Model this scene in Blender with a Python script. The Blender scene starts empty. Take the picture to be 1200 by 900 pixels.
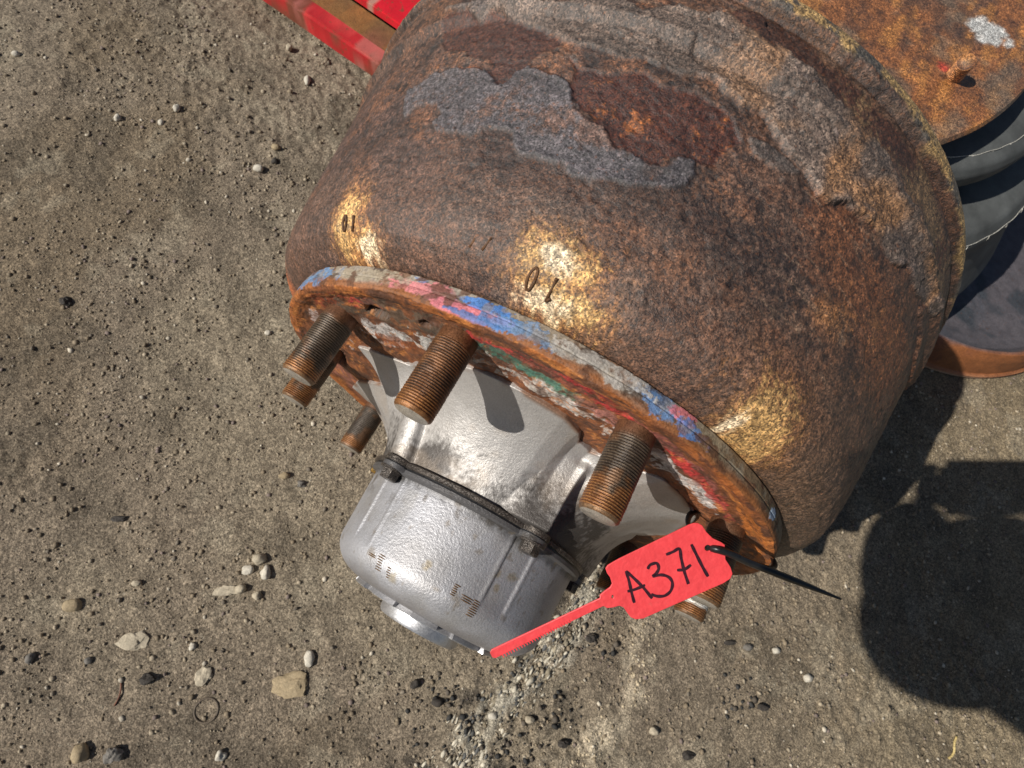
import bpy, bmesh, math, random
import numpy as np
from mathutils import Vector, Matrix

PI = math.pi
R = math.radians
S = bpy.context.scene
COL = S.collection
rng = np.random.default_rng(7)
random.seed(7)

# ------------------------------------------------------------------ camera
# world frame: +Z up, the axle of the hub lies along -Y (hub end towards the viewer)
CAM_POS = Vector((-0.02613, -0.10462, 0.67729))
CAM_ROT = Matrix(((0.87022, -0.49266, 0.0), (0.46257, 0.81707, -0.34412), (0.16953, 0.29946, 0.93893)))
cd = bpy.data.cameras.new('camera')
cd.sensor_width = 36.0
cd.lens = 19.5
cd.clip_start = 0.01
cd.clip_end = 400.0
cd.dof.use_dof = True
cd.dof.focus_distance = 0.30
cd.dof.aperture_fstop = 20.0
cam = bpy.data.objects.new('camera', cd)
COL.objects.link(cam)
cam.matrix_world = Matrix.Translation(CAM_POS) @ CAM_ROT.to_4x4()
S.camera = cam

# ------------------------------------------------------------------ light
SUN_DIR = Vector((0.60687, 0.45318, -0.65294))          # direction the light travels
SUN_EL = math.asin(-SUN_DIR.z)
w = bpy.data.worlds.new('World')
S.world = w
w.use_nodes = True
nt = w.node_tree
bg = nt.nodes['Background']
sky = nt.nodes.new('ShaderNodeTexSky')
sky.sky_type = 'NISHITA'
sky.sun_disc = False
sky.sun_elevation = SUN_EL
sky.sun_rotation = math.atan2(-SUN_DIR.x, -SUN_DIR.y)
nt.links.new(sky.outputs[0], bg.inputs[0])
bg.inputs[1].default_value = 0.05
sd = bpy.data.lights.new('sun', 'SUN')
sd.energy = 5.0
sd.angle = R(0.53)
sd.color = (1.0, 0.955, 0.88)
sun = bpy.data.objects.new('sun', sd)
COL.objects.link(sun)
sun.rotation_euler = (-SUN_DIR).to_track_quat('Z', 'Y').to_euler()
S.view_settings.view_transform = 'Standard'
S.view_settings.look = 'None'
S.view_settings.exposure = -0.1
S.view_settings.gamma = 1.0
S.render.resolution_x = 1024
S.render.resolution_y = 768


# ------------------------------------------------------------------ helpers
def lin(r, g, b):
    f = lambda c: ((c / 255 + 0.055) / 1.055) ** 2.4 if c > 10 else c / 255 / 12.92
    return np.array([f(r), f(g), f(b)])


def _hash(ix, iy, iz, seed):
    h = (ix.astype(np.int64) * 374761393 + iy.astype(np.int64) * 668265263 + iz.astype(np.int64) * 2147483647 + seed * 974634777) & 0xffffffff
    h = ((h ^ (h >> 13)) * 1274126177) & 0xffffffff
    h = ((h ^ (h >> 16)) * 2246822519) & 0xffffffff
    return ((h ^ (h >> 15)) & 0xffffff) / float(0xffffff)


def vnoise(P, sc, seed=0):
    Q = P * sc
    I = np.floor(Q)
    F = Q - I
    F = F * F * F * (F * (F * 6 - 15) + 10)
    I = I.astype(np.int64)
    out = 0
    for dx in (0, 1):
        wx = F[:, 0] if dx else 1 - F[:, 0]
        for dy in (0, 1):
            wy = F[:, 1] if dy else 1 - F[:, 1]
            for dz in (0, 1):
                wz = F[:, 2] if dz else 1 - F[:, 2]
                out = out + wx * wy * wz * _hash(I[:, 0] + dx, I[:, 1] + dy, I[:, 2] + dz, seed)
    return out * 2 - 1


def fbm(P, sc, octv=4, seed=0, gain=0.5):
    a, s, o = 1.0, 0.0, 0
    for i in range(octv):
        o = o + a * vnoise(P, sc * 2.03 ** i, seed + i * 17)
        s += a
        a *= gain
    return o / s * 1.6


def sstep(a, b, x):
    t = np.clip((x - a) / (b - a), 0, 1)
    return t * t * (3 - 2 * t)


def polydist(px, py, poly):
    """signed distance to a polygon, negative inside"""
    n = len(poly)
    d = np.full(px.shape, 1e9)
    ins = np.zeros(px.shape, bool)
    for i in range(n):
        ax, ay = poly[i]
        bx, by = poly[(i + 1) % n]
        ex, ey = bx - ax, by - ay
        t = np.clip(((px - ax) * ex + (py - ay) * ey) / (ex * ex + ey * ey + 1e-12), 0, 1)
        d = np.minimum(d, (px - ax - t * ex) ** 2 + (py - ay - t * ey) ** 2)
        c = (ay > py) != (by > py)
        with np.errstate(divide='ignore', invalid='ignore'):
            xi = ex * (py - ay) / (ey if ey else 1e-9) + ax
        ins ^= c & (px < xi)
    d = np.sqrt(d)
    return np.where(ins, -d, d)


def mixc(base, col, m):
    return base * (1 - m[:, None]) + np.asarray(col)[None, :] * m[:, None]


def mesh_np(name, V, F, col=None, smooth=True):
    me = bpy.data.meshes.new(name)
    V = np.asarray(V, dtype=np.float32)
    F = np.asarray(F, dtype=np.int32)
    k = F.shape[1]
    me.vertices.add(len(V))
    me.vertices.foreach_set('co', V.ravel())
    me.loops.add(F.size)
    me.loops.foreach_set('vertex_index', F.ravel())
    me.polygons.add(len(F))
    me.polygons.foreach_set('loop_start', np.arange(0, F.size, k, dtype=np.int32))
    me.update(calc_edges=True)
    me.validate()
    if smooth:
        me.polygons.foreach_set('use_smooth', np.ones(len(me.polygons), bool))
    if col is not None:
        at = me.color_attributes.new('tint', 'FLOAT_COLOR', 'POINT')
        c = np.ones((len(V), 4), np.float32)
        c[:, :3] = np.clip(col, 0, 1)
        at.data.foreach_set('color', c.ravel())
    return me


def grid_faces(nu, nv, wrap=False):
    """nu rows of nv vertices; wrap closes each row"""
    i = np.arange(nu - 1)[:, None]
    j = np.arange(nv if wrap else nv - 1)[None, :]
    j2 = (j + 1) % nv
    a = i * nv + j
    b = i * nv + j2
    c = (i + 1) * nv + j2
    d = (i + 1) * nv + j
    return np.stack([a, b, c, d], -1).reshape(-1, 4)


def link(name, me, mat=None, parent=None, kind=None):
    o = bpy.data.objects.new(name, me)
    COL.objects.link(o)
    if mat is not None and me is not None and not me.materials:
        me.materials.append(mat)
    if parent is not None:
        o.parent = parent
    if kind:
        o['kind'] = kind
    return o


def tag(o, label, cat=None, group=None):
    o['label'] = label
    if cat:
        o['category'] = cat
    if group:
        o['group'] = group
    return o


def thing(name, label, cat, loc=(0, 0, 0), group=None):
    o = bpy.data.objects.new(name, None)
    COL.objects.link(o)
    o.location = loc
    o.empty_display_size = 0.05
    return tag(o, label, cat, group)


def from_bm(name, bm, mat, parent=None, smooth=True, angle=None):
    bmesh.ops.recalc_face_normals(bm, faces=bm.faces)
    me = bpy.data.meshes.new(name)
    bm.to_mesh(me)
    bm.free()
    if smooth:
        for p in me.polygons:
            p.use_smooth = True
    if angle is not None:
        me.set_sharp_from_angle(angle=R(angle))
    return link(name, me, mat, parent)


def tube_mesh(name, pts, rad, seg=10, flat=1.0, up=None):
    """swept tube; rad a number or list; flat squashes it along the second axis"""
    pts = [Vector(p) for p in pts]
    n = len(pts)
    if not hasattr(rad, '__len__'):
        rad = [rad] * n
    V = []
    prev = Vector(up) if up is not None else None
    for i, p in enumerate(pts):
        t = (pts[min(i + 1, n - 1)] - pts[max(i - 1, 0)]).normalized()
        if prev is None:
            prev = Vector((0, 0, 1)) if abs(t.z) < 0.9 else Vector((1, 0, 0))
        b = t.cross(prev).normalized()
        nrm = b.cross(t).normalized()
        prev = nrm
        for j in range(seg):
            a = 2 * PI * j / seg
            V.append(p + b * (math.cos(a) * rad[i]) + nrm * (math.sin(a) * rad[i] * flat))
    F = [list(f) for f in grid_faces(n, seg, True)]
    me = bpy.data.meshes.new(name)
    F.append(list(range(seg))[::-1])
    F.append([(n - 1) * seg + j for j in range(seg)])
    me.from_pydata([tuple(v) for v in V], [], F)
    for p in me.polygons:
        p.use_smooth = len(p.vertices) == 4
    me.update()
    return me


# ------------------------------------------------------------------ materials
def new_mat(name):
    m = bpy.data.materials.new(name)
    m.use_nodes = True
    return m, m.node_tree.nodes, m.node_tree.links, m.node_tree.nodes['Principled BSDF']


def N(nodes, t, **kw):
    n = nodes.new(t)
    for k, v in kw.items():
        if k in n.inputs.keys():
            n.inputs[k].default_value = v
        else:
            setattr(n, k, v)
    return n


def noise(nodes, links, vec, scale, detail=4.0, rough=0.6, dist=0.0):
    n = nodes.new('ShaderNodeTexNoise')
    n.inputs['Scale'].default_value = scale
    n.inputs['Detail'].default_value = detail
    n.inputs['Roughness'].default_value = rough
    n.inputs['Distortion'].default_value = dist
    links.new(vec, n.inputs['Vector'])
    return n


def ramp(nodes, links, fac, stops):
    r = nodes.new('ShaderNodeValToRGB')
    el = r.color_ramp.elements
    while len(el) < len(stops):
        el.new(0.5)
    for e, (p, c) in zip(el, stops):
        e.position = p
        e.color = (c, c, c, 1) if not hasattr(c, '__len__') else (*c, 1)
    links.new(fac, r.inputs[0])
    return r


def mixn(nodes, links, a, b, fac, mode='MIX'):
    m = nodes.new('ShaderNodeMix')
    m.data_type = 'RGBA'
    m.blend_type = mode
    for s, v in ((m.inputs[6], a), (m.inputs[7], b), (m.inputs[0], fac)):
        if isinstance(v, bpy.types.NodeSocket):
            links.new(v, s)
        elif hasattr(v, '__len__'):
            s.default_value = (*v, 1) if len(v) == 3 else v
        else:
            s.default_value = v
    return m.outputs[2]


def tinted(name, base=None, fine=(700, 0.45, 1.6), coarse=(60, 0.75, 1.25), rough=(0.55, 0.85), bump=((900, 0.0004), (250, 0.0005)),
           metallic=0.0, spec=0.5, fleck=None, grains=None):
    """surface whose own colour comes from the 'tint' attribute (or a flat base colour), broken up by grain and relief"""
    m, nd, lk, bs = new_mat(name)
    tc = nd.new('ShaderNodeTexCoord').outputs['Object']
    if base is None:
        at = nd.new('ShaderNodeAttribute')
        at.attribute_name = 'tint'
        c = at.outputs['Color']
    else:
        rgb = nd.new('ShaderNodeRGB')
        rgb.outputs[0].default_value = (*base, 1)
        c = rgb.outputs[0]
    nf = noise(nd, lk, tc, fine[0], 3, 0.65)
    rf = ramp(nd, lk, nf.outputs[0], [(0.28, fine[1]), (0.5, 1.0), (0.74, fine[2])])
    c = mixn(nd, lk, c, rf.outputs[0], 1.0, 'MULTIPLY')
    nc = noise(nd, lk, tc, coarse[0], 5, 0.6)
    rc = ramp(nd, lk, nc.outputs[0], [(0.3, coarse[1]), (0.7, coarse[2])])
    c = mixn(nd, lk, c, rc.outputs[0], 1.0, 'MULTIPLY')
    if grains:
        for sc, lo_, hi_ in grains:
            vo = nd.new('ShaderNodeTexVoronoi')
            vo.inputs['Scale'].default_value = sc
            lk.new(tc, vo.inputs['Vector'])
            rv = ramp(nd, lk, vo.outputs['Color'], [(0.15, lo_), (0.5, 0.95), (0.85, hi_)])
            c = mixn(nd, lk, c, rv.outputs[0], 1.0, 'MULTIPLY')
    if fleck:
        for sc, lo, hi, colr, amt in fleck:
            nn = noise(nd, lk, tc, sc, 3, 0.6)
            rr = ramp(nd, lk, nn.outputs[0], [(lo, 0.0), (hi, amt)])
            c = mixn(nd, lk, c, colr, rr.outputs[0])
    lk.new(c, bs.inputs['Base Color'])
    rr = ramp(nd, lk, nf.outputs[0], [(0.3, rough[0]), (0.7, rough[1])])
    lk.new(rr.outputs[0], bs.inputs['Roughness'])
    bs.inputs['Metallic'].default_value = metallic
    bs.inputs['Specular IOR Level'].default_value = spec
    prev = None
    for sc, d in bump:
        nb = noise(nd, lk, tc, sc, 4, 0.65)
        b = nd.new('ShaderNodeBump')
        b.inputs['Strength'].default_value = 1.0
        b.inputs['Distance'].default_value = d
        lk.new(nb.outputs[0], b.inputs['Height'])
        if prev:
            lk.new(prev, b.inputs['Normal'])
        prev = b.outputs[0]
    if prev:
        lk.new(prev, bs.inputs['Normal'])
    return m


ORANGE = tuple(lin(176, 104, 46))
M = {}
M['rust'] = tinted('rusted_cast_iron', fine=(330, 0.55, 1.5), coarse=(45, 0.72, 1.25), rough=(0.38, 0.75),
                   bump=((1300, 0.00045), (600, 0.0003)), spec=0.9, grains=((1250, 0.35, 1.9), (560, 0.72, 1.3)),
                   fleck=[(380, 0.62, 0.74, tuple(lin(150, 92, 52)), 0.45), (420, 0.63, 0.75, tuple(lin(52, 32, 26)), 0.75),
                          (1500, 0.68, 0.78, tuple(lin(205, 178, 140)), 0.6)])
M['paint_rust'] = tinted('chipped_paint_over_rust', fine=(600, 0.6, 1.35), coarse=(90, 0.75, 1.2), rough=(0.45, 0.8),
                         bump=((900, 0.0004), (260, 0.0006)), spec=0.5,
                         fleck=[(260, 0.62, 0.72, tuple(lin(96, 62, 42)), 0.7)])
M['thread'] = tinted('worn_stud_steel', fine=(1200, 0.5, 1.5), coarse=(150, 0.7, 1.3), rough=(0.32, 0.6), metallic=0.45,
                     bump=((1500, 0.0002),), spec=0.6)
M['silver'] = tinted('silver_painted_casting', fine=(1300, 0.82, 1.15), coarse=(50, 0.9, 1.08), rough=(0.40, 0.55), metallic=0.5,
                     bump=((620, 0.00042), (240, 0.0002)), spec=0.5)
M['machined'] = tinted('bright_machined_steel', base=tuple(lin(200, 200, 202)), fine=(900, 0.8, 1.1), coarse=(90, 0.85, 1.1),
                       rough=(0.34, 0.5), metallic=0.85, bump=((400, 0.0001),))
M['grease'] = tinted('black_greasy_metal', base=tuple(lin(72, 66, 61)), fine=(900, 0.4, 2.2), coarse=(200, 0.6, 1.6), rough=(0.18, 0.5),
                     metallic=0.4, bump=((700, 0.0006),), fleck=[(500, 0.6, 0.7, tuple(lin(150, 140, 128)), 0.7)])
M['brass'] = tinted('brass', base=tuple(lin(190, 150, 84)), rough=(0.25, 0.4), metallic=1.0, bump=())
M['ground'] = tinted('dirt_ground', grains=((760, 0.6, 1.5), (330, 0.8, 1.25)), fine=(300, 0.7, 1.3), coarse=(34, 0.84, 1.14), rough=(0.85, 1.0), spec=0.25,
                     bump=((1000, 0.0014), (400, 0.0026), (150, 0.0016)),
                     fleck=[(260, 0.64, 0.72, tuple(lin(176, 166, 148)), 0.65), (620, 0.66, 0.74, tuple(lin(70, 62, 54)), 0.4),
                            (900, 0.66, 0.74, tuple(lin(206, 198, 184)), 0.5)])
M['stone'] = tinted('small_stone', fine=(600, 0.75, 1.2), coarse=(120, 0.85, 1.15), rough=(0.6, 0.9), spec=0.3, bump=((500, 0.0005),))
M['tagp'] = tinted('coral_red_plastic', base=tuple(lin(232, 72, 76)), fine=(300, 0.95, 1.04), coarse=(60, 0.88, 1.05), rough=(0.35, 0.6),
                   bump=((300, 0.0001), (60, 0.0012)), spec=0.5, fleck=[(130, .62, .8, tuple(lin(150, 80, 70)), .45), (500, .7, .78, tuple(lin(110, 70, 60)), .5)])
M['ink'] = tinted('dark_marker_ink', base=tuple(lin(52, 18, 30)), fine=(700, 0.7, 1.3), rough=(0.4, 0.6), bump=())
M['black'] = tinted('black_nylon', base=(0.012, 0.012, 0.013), fine=(400, 0.8, 1.2), rough=(0.25, 0.45), bump=(), spec=0.5)
M['red'] = tinted('red_painted_steel', fine=(500, 0.85, 1.12), coarse=(40, 0.8, 1.1), rough=(0.35, 0.6), bump=((400, 0.0002),), spec=0.5,
                  fleck=[(120, 0.6, 0.68, tuple(lin(120, 72, 50)), 0.8)])
M['rubber'] = tinted('grey_dusty_rubber', base=tuple(lin(84, 86, 85)), fine=(700, 0.85, 1.15), coarse=(24, 0.6, 1.3), rough=(0.6, 0.85),
                     bump=((600, 0.0003),), spec=0.35)
M['cloth'] = tinted('dark_cloth', base=(0.03, 0.035, 0.05), rough=(0.8, 0.95), bump=((500, 0.0004),))
M['skin'] = tinted('skin', base=tuple(lin(190, 140, 115)), fine=(300, 0.95, 1.05), rough=(0.5, 0.65), bump=())
M['flash'] = tinted('pale_mould_flash', base=tuple(lin(190, 186, 176)), rough=(0.6, 0.8), bump=())
M['dirtmetal'] = tinted('dusty_metal', base=tuple(lin(96, 84, 70)), rough=(0.6, 0.8), bump=())
M['straw'] = tinted('dry_straw', base=tuple(lin(190, 168, 112)), rough=(0.6, 0.8), bump=())
M['twig'] = tinted('twig_bark', base=tuple(lin(108, 66, 48)), rough=(0.6, 0.8), bump=())
M['screen'] = tinted('phone_glass', base=(0.01, 0.01, 0.012), rough=(0.05, 0.1), bump=())
M['eye'] = tinted('eye', base=(0.6, 0.6, 0.58), rough=(0.1, 0.2), bump=())
M['hair'] = tinted('dark_hair', base=(0.02, 0.014, 0.01), rough=(0.5, 0.7), bump=((300, 0.001),))

# ------------------------------------------------------------------ ground
def axis_coords(lo, hi, step):
    c = list(np.arange(lo, hi + step / 2, step))
    d = step
    a = c[0]
    left = []
    while a > -60:
        d *= 1.35
        a -= d
        left.append(a)
    d = step
    b = c[-1]
    right = []
    while b < 60:
        d *= 1.35
        b += d
        right.append(b)
    return np.array(left[::-1] + c + right)


STREAKS = [  # chalky broken streaks running across the dirt (world x, y)
    [(0.1835, -0.0183), (0.1652, -0.1109), (0.1405, -0.19), (0.1177, -0.2625), (0.100, -0.33)],
    [(0.2449, -0.0241), (0.2661, -0.0805), (0.271, -0.122), (0.2454, -0.1851), (0.2419, -0.2219)],
]
GX = axis_coords(-0.95, 0.86, 0.003)
GY = axis_coords(-0.48, 0.72, 0.003)


def line_dist(P, pts):
    d = np.full(len(P), 1e9)
    for (ax, ay), (bx, by) in zip(pts[:-1], pts[1:]):
        ex, ey = bx - ax, by - ay
        t = np.clip(((P[:, 0] - ax) * ex + (P[:, 1] - ay) * ey) / (ex * ex + ey * ey), 0, 1)
        d = np.minimum(d, np.hypot(P[:, 0] - ax - t * ex, P[:, 1] - ay - t * ey))
    return d


def ground_h(P):
    near = np.exp(-np.maximum(0, np.abs(P[:, 0]) - 1.2)) 
    h = 0.0035 * fbm(P, 5, 3, 3) + 0.0016 * fbm(P, 40, 3, 11)
    rough = sstep(-0.1, 0.9, fbm(P, 4.5, 2, 23) + 0.9 * sstep(0.1, 0.35, P[:, 1]) * sstep(-0.25, -0.5, P[:, 0]))
    g = fbm(P, 130, 2, 31)
    h = h + (0.0006 + 0.0022 * rough) * np.clip(g, -0.3, 1)
    return h * near


gx, gy = np.meshgrid(GX, GY, indexing='ij')
GP = np.stack([gx.ravel(), gy.ravel(), np.zeros(gx.size)], 1)
gh = ground_h(GP)
SD = [line_dist(GP, s) + 0.006 * fbm(GP, 60, 3, 77 + i) for i, s in enumerate(STREAKS)]
st1 = sstep(0.030, 0.010, SD[0])
st2 = sstep(0.026, 0.006, SD[1])
gh += 0.0022 * st1 * (fbm(GP, 110, 2, 5)) + 0.001 * st2
gc = np.tile(lin(144, 130, 112), (len(GP), 1))
n1 = fbm(GP, 3.2, 4, 41)
gc = mixc(gc, lin(134, 119, 99), sstep(0.0, 0.6, n1))
gc = mixc(gc, lin(156, 143, 122), sstep(0.0, 0.6, -n1) * 0.7)
gc = mixc(gc, lin(150, 134, 106), sstep(0.25, 0.7, GP[:, 0]) * 0.6)
gc = mixc(gc, lin(108, 98, 84), sstep(0.25, 0.7, fbm(GP, 14, 4, 52)) * 0.5)
gc = mixc(gc, lin(198, 190, 172), st1 * sstep(-0.3, 0.35, fbm(np.stack([GP[:, 0] + .18 * GP[:, 1] * -1, GP[:, 1] * .3, GP[:, 2]], 1), 150, 3, 61)) * 0.85)
gc = mixc(gc, lin(214, 198, 172), st2 * sstep(-0.5, 0.4, fbm(GP, 45, 3, 62)) * 0.75)
gc = mixc(gc, lin(60, 56, 52), sstep(0.035, 0.01, np.abs(SD[0] - 0.03)) * sstep(0.2, 0.6, fbm(GP, 50, 3, 63)) * 0.7)
pale = sstep(0.52, 0.72, fbm(GP, 22, 3, 93))
gc = mixc(gc, lin(178, 166, 144), pale * 0.3)
V = GP.copy()
V[:, 2] = gh - 0.001
ground = link('ground', mesh_np('ground', V, grid_faces(len(GX), len(GY))[:, ::-1], gc), M['ground'], kind='structure')

# ---- gravel scattered in the dirt (nobody could count it)
ico = bmesh.new()
bmesh.ops.create_icosphere(ico, subdivisions=1, radius=1.0)
IV = np.array([v.co[:] for v in ico.verts])
IF = np.array([[v.index for v in f.verts] for f in ico.faces])
ico.free()


def stones(n, xs, ys, rad, cols, seed, sink=0.35, near=None, slate=None):
    r = np.random.default_rng(seed)
    if near is None:
        x = r.uniform(*xs, n)
        y = r.uniform(*ys, n)
    else:
        x, y = near
        n = len(x)
    P = np.stack([x, y, np.zeros(n)], 1)
    if near is None:
        keep = r.uniform(0, 1, n) < 0.35 + 0.65 * sstep(-0.3, 0.5, fbm(P, 9, 3, 71))
        P = P[keep]
        n = len(P)
    z = ground_h(P)
    s = rad[0] * (rad[1] / rad[0]) ** (r.uniform(0, 1, n) ** 1.9)
    sh = s[:, None] * r.uniform(0.55, 1.15, (n, 3)) * np.array([1, 1, 0.7])
    v = IV[None] * (1 + r.uniform(-0.24, 0.24, (n, len(IV), 1)))
    v = v * sh[:, None, :]
    a = r.uniform(0, 2 * PI, n)
    if slate is not None:
        a = r.normal(slate, .25, n)
        v[..., 0] *= 1.9
        v[..., 1] *= .75
        v[..., 2] *= .8
    ca, sa = np.cos(a)[:, None], np.sin(a)[:, None]
    v = np.stack([v[..., 0] * ca - v[..., 1] * sa, v[..., 0] * sa + v[..., 1] * ca, v[..., 2]], -1)
    v[..., 0] += P[:, 0:1]
    v[..., 1] += P[:, 1:2]
    v[..., 2] += (z + sh[:, 2] * (1 - 2 * sink))[:, None] - 0.0005
    ci = r.choice(len(cols), n, p=[c[1] for c in cols])
    c = np.array([c[0] for c in cols])[ci] * r.uniform(0.8, 1.25, (n, 1))
    c = np.repeat(c, len(IV), 0)
    f = IF[None] + (np.arange(n) * len(IV))[:, None, None]
    return v.reshape(-1, 3), f.reshape(-1, 3), c


GRAVEL = [(lin(134, 120, 100), 0.46), (lin(160, 147, 126), 0.24), (lin(124, 114, 100), 0.14), (lin(188, 178, 160), 0.06), (lin(96, 88, 78), 0.015),
          (lin(126, 112, 104), 0.085)]
v1, f1, c1 = stones(52000, (-0.95, 0.86), (-0.48, 0.72), (0.0007, 0.0034), GRAVEL, 1, sink=0.46)
link('gravel', mesh_np('gravel', v1, f1, c1, smooth=False), M['stone'], kind='stuff')['label'] = 'fine gravel pressed into the dusty ground'

# pale splinters and black crumbs along the streaks
def along(pts, n, spread, seed):
    r = np.random.default_rng(seed)
    seg = r.integers(0, len(pts) - 1, n)
    t = r.uniform(0, 1, n)
    P = np.array(pts)
    q = P[seg] * (1 - t[:, None]) + P[seg + 1] * t[:, None] + r.normal(0, spread, (n, 2))
    return q[:, 0], q[:, 1]


va, fa, ca_ = stones(0, None, None, (0.0008, 0.0036), [(lin(190, 182, 164), 0.42), (lin(150, 140, 120), 0.30), (lin(92, 92, 90), 0.28)], 4, sink=.60, slate=R(76),
                     near=along(STREAKS[0], 1100, 0.012, 5))
vb, fb, cb = stones(0, None, None, (0.0008, 0.0028), [(lin(192, 176, 148), 0.8), (lin(140, 126, 104), 0.2)], 6, sink=.48, near=along(STREAKS[1], 300, 0.008, 8))
link('stone_chips', mesh_np('stone_chips', np.vstack([va, vb]), np.vstack([fa, fb + len(va)]), np.vstack([ca_, cb]), smooth=False), M['stone'],
     kind='stuff')['label'] = 'pale crushed stone chips along the chalky streaks in the dirt'
cl = [(0.084, -0.204, .014), (0.113, -0.208, .016), (0.200, -0.157, .012), (0.203, -0.072, .016), (0.178, -0.222, .022), (0.074, -0.24, .03), (0.381, -0.059, .014), (0.16, -0.20, .03)]
ci = rng.integers(0, len(cl), 230)
bx = np.array([cl[i][0] for i in ci]) + rng.normal(0, 1, 230) * np.array([cl[i][2] for i in ci])
by = np.array([cl[i][1] for i in ci]) + rng.normal(0, 1, 230) * np.array([cl[i][2] for i in ci])
vc, fc, cc = stones(0, None, None, (0.0012, 0.0046), [(lin(58, 57, 55), 0.6), (lin(92, 84, 74), 0.4)], 9, near=(bx, by))
link('asphalt_crumbs', mesh_np('asphalt_crumbs', vc, fc, cc, smooth=False), M['stone'], kind='stuff')['label'] = \
    'black asphalt crumbs scattered below the silver hub'


# ---- the stones one can point at
def pebble(x, y, rx, ry, rz, rot, col, label, name='pebble', group=None, sink=0.42, jag=0.12):
    bm = bmesh.new()
    bmesh.ops.create_icosphere(bm, subdivisions=3, radius=1.0)
    sd_ = random.random() * 50
    P = np.array([v.co[:] for v in bm.verts])
    jag = max(jag, .1)
    d = 1 + jag * 2.0 * fbm(P + sd_, 1.1, 2, 3) + jag * 0.5 * fbm(P + sd_, 3.5, 2, 9)
    for v, k in zip(bm.verts, d):
        v.co = Vector((v.co.x * rx * k, v.co.y * ry * k, v.co.z * rz * k))
    me = bpy.data.meshes.new(name)
    bm.to_mesh(me)
    bm.free()
    for p in me.polygons:
        p.use_smooth = jag < 0.2
    at = me.color_attributes.new('tint', 'FLOAT_COLOR', 'POINT')
    c = np.ones((len(P), 4), np.float32)
    c[:, :3] = np.array(col)[None] * (1 + 0.18 * fbm(P + sd_, 2.5, 3, 5))[:, None]
    at.data.foreach_set('color', np.clip(c, 0, 1).ravel())
    o = link(name, me, M['stone'])
    o.location = (x, y, float(ground_h(np.array([[x, y, 0.0]]))[0]) + rz * (1 - 2 * sink))
    o.scale = (.88, .88, .88)
    o.rotation_euler = (0, 0, rot)
    tag(o, label, 'stone', group)
    return o


TAN, PALE, GREY, DARK, WHITE = lin(168, 150, 120), lin(182, 170, 148), lin(120, 115, 108), lin(66, 61, 56), lin(202, 194, 178)
pebble(-0.3057, -0.3026, 0.0102, 0.0067, 0.0061, .49, TAN, 'smooth tan pebble on the left with its shadow to the right', jag=0.05)
pebble(-0.0699, -0.2396, 0.0061, 0.0088, 0.0055, .49, WHITE, 'upright whitish pebble below and left of the silver hub cap', jag=0.04)
pebble(-0.2106, -0.4019, 0.0090, 0.0100, 0.0081, .49, TAN, 'angular tan stone at the bottom left edge', jag=0.16)
pebble(-0.1846, -0.3907, 0.0076, 0.0075, 0.0068, .49, GREY, 'grey angular stone just right of the tan stone at the bottom left', jag=0.22)
pebble(-0.5322, -0.0432, 0.0076, 0.0062, 0.0056, .49, DARK, 'black chip alone on the dirt in the left upper half', jag=0.2)
pebble(-0.0975, -0.3508, 0.0056, 0.0057, 0.0050, .49, WHITE, 'small pale angular stone at the bottom between grey stone and hub', jag=0.18)
pebble(-0.1723, -0.1800, 0.0089, 0.0069, 0.0062, .49, PALE, 'pale stone at the top of the cluster left of the silver hub', jag=0.15)
pebble(-0.1581, -0.1895, 0.0066, 0.0083, 0.0060, .49, WHITE, 'white stone at the right of the pale stone cluster', jag=0.12)
pebble(-0.1765, -0.1952, 0.0070, 0.0061, 0.0054, .49, WHITE, 'white round stone in the middle of the pale stone cluster', jag=0.12)
pebble(-0.1714, -0.2142, 0.0061, 0.0052, 0.0047, .49, PALE, 'pale stone low in the middle of the cluster', jag=0.12)
pebble(-0.1832, -0.2223, 0.0129, 0.0059, 0.0021, .49, PALE, 'flat pale chip at the left of the pale stone cluster', jag=0.22)
pebble(-0.1528, -0.2122, 0.0052, 0.0052, 0.0047, .49, PALE, 'small pale stone at the bottom of the cluster', jag=0.12)
pebble(-0.2329, -0.3032, 0.0136, 0.0083, 0.0030, .49, PALE, 'flat pale chip half buried between tan pebble and ring print', jag=0.25)
pebble(-0.1550, -0.2994, 0.0090, 0.0088, 0.0032, .49, PALE, 'flat pale flake half buried above the ring print', jag=0.25)
pebble(-0.0680, -0.2686, 0.0196, 0.0116, 0.0042, .49, TAN, 'large pale flat stone half buried below the upright pebble', jag=0.25)
pebble(-0.3069, -0.3579, 0.0049, 0.0057, 0.0044, .49, GREY, 'small round grey stone at the far left below the tan pebble', jag=0.15)
pebble(-0.2576, -0.3351, 0.0039, 0.0037, 0.0034, .49, GREY, 'tiny dark grey round pebble left of the black pit chip', jag=0.1)
pebble(-0.1995, -0.3252, 0.0071, 0.0047, 0.0042, .49, DARK, 'black chip with pale side near the bottom left', jag=0.2)
pebble(-0.2668, -0.2574, 0.0053, 0.0037, 0.0033, .49, PALE, 'small pinkish pebble right of the tan pebble', jag=0.06)
pebble(-0.1801, -0.2822, 0.0037, 0.0045, 0.0033, .49, WHITE, 'small white oval pebble above the half buried pale flake', jag=0.1)
pebble(-0.6577, 0.1961, 0.0056, 0.0053, 0.0048, .49, WHITE, 'white pebble with a dark shadow in the upper left', jag=0.1)
pebble(-0.6111, 0.2212, 0.0047, 0.0054, 0.0042, .49, WHITE, 'small cream pebble in the upper left', jag=0.05)
pebble(-0.6097, 0.2521, 0.0053, 0.0061, 0.0048, .49, WHITE, 'bright white pebble in the upper left', jag=0.05)
pebble(-0.8207, 0.2046, 0.0059, 0.0043, 0.0039, .49, WHITE, 'thin white chip at the upper left corner', jag=0.1)
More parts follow.
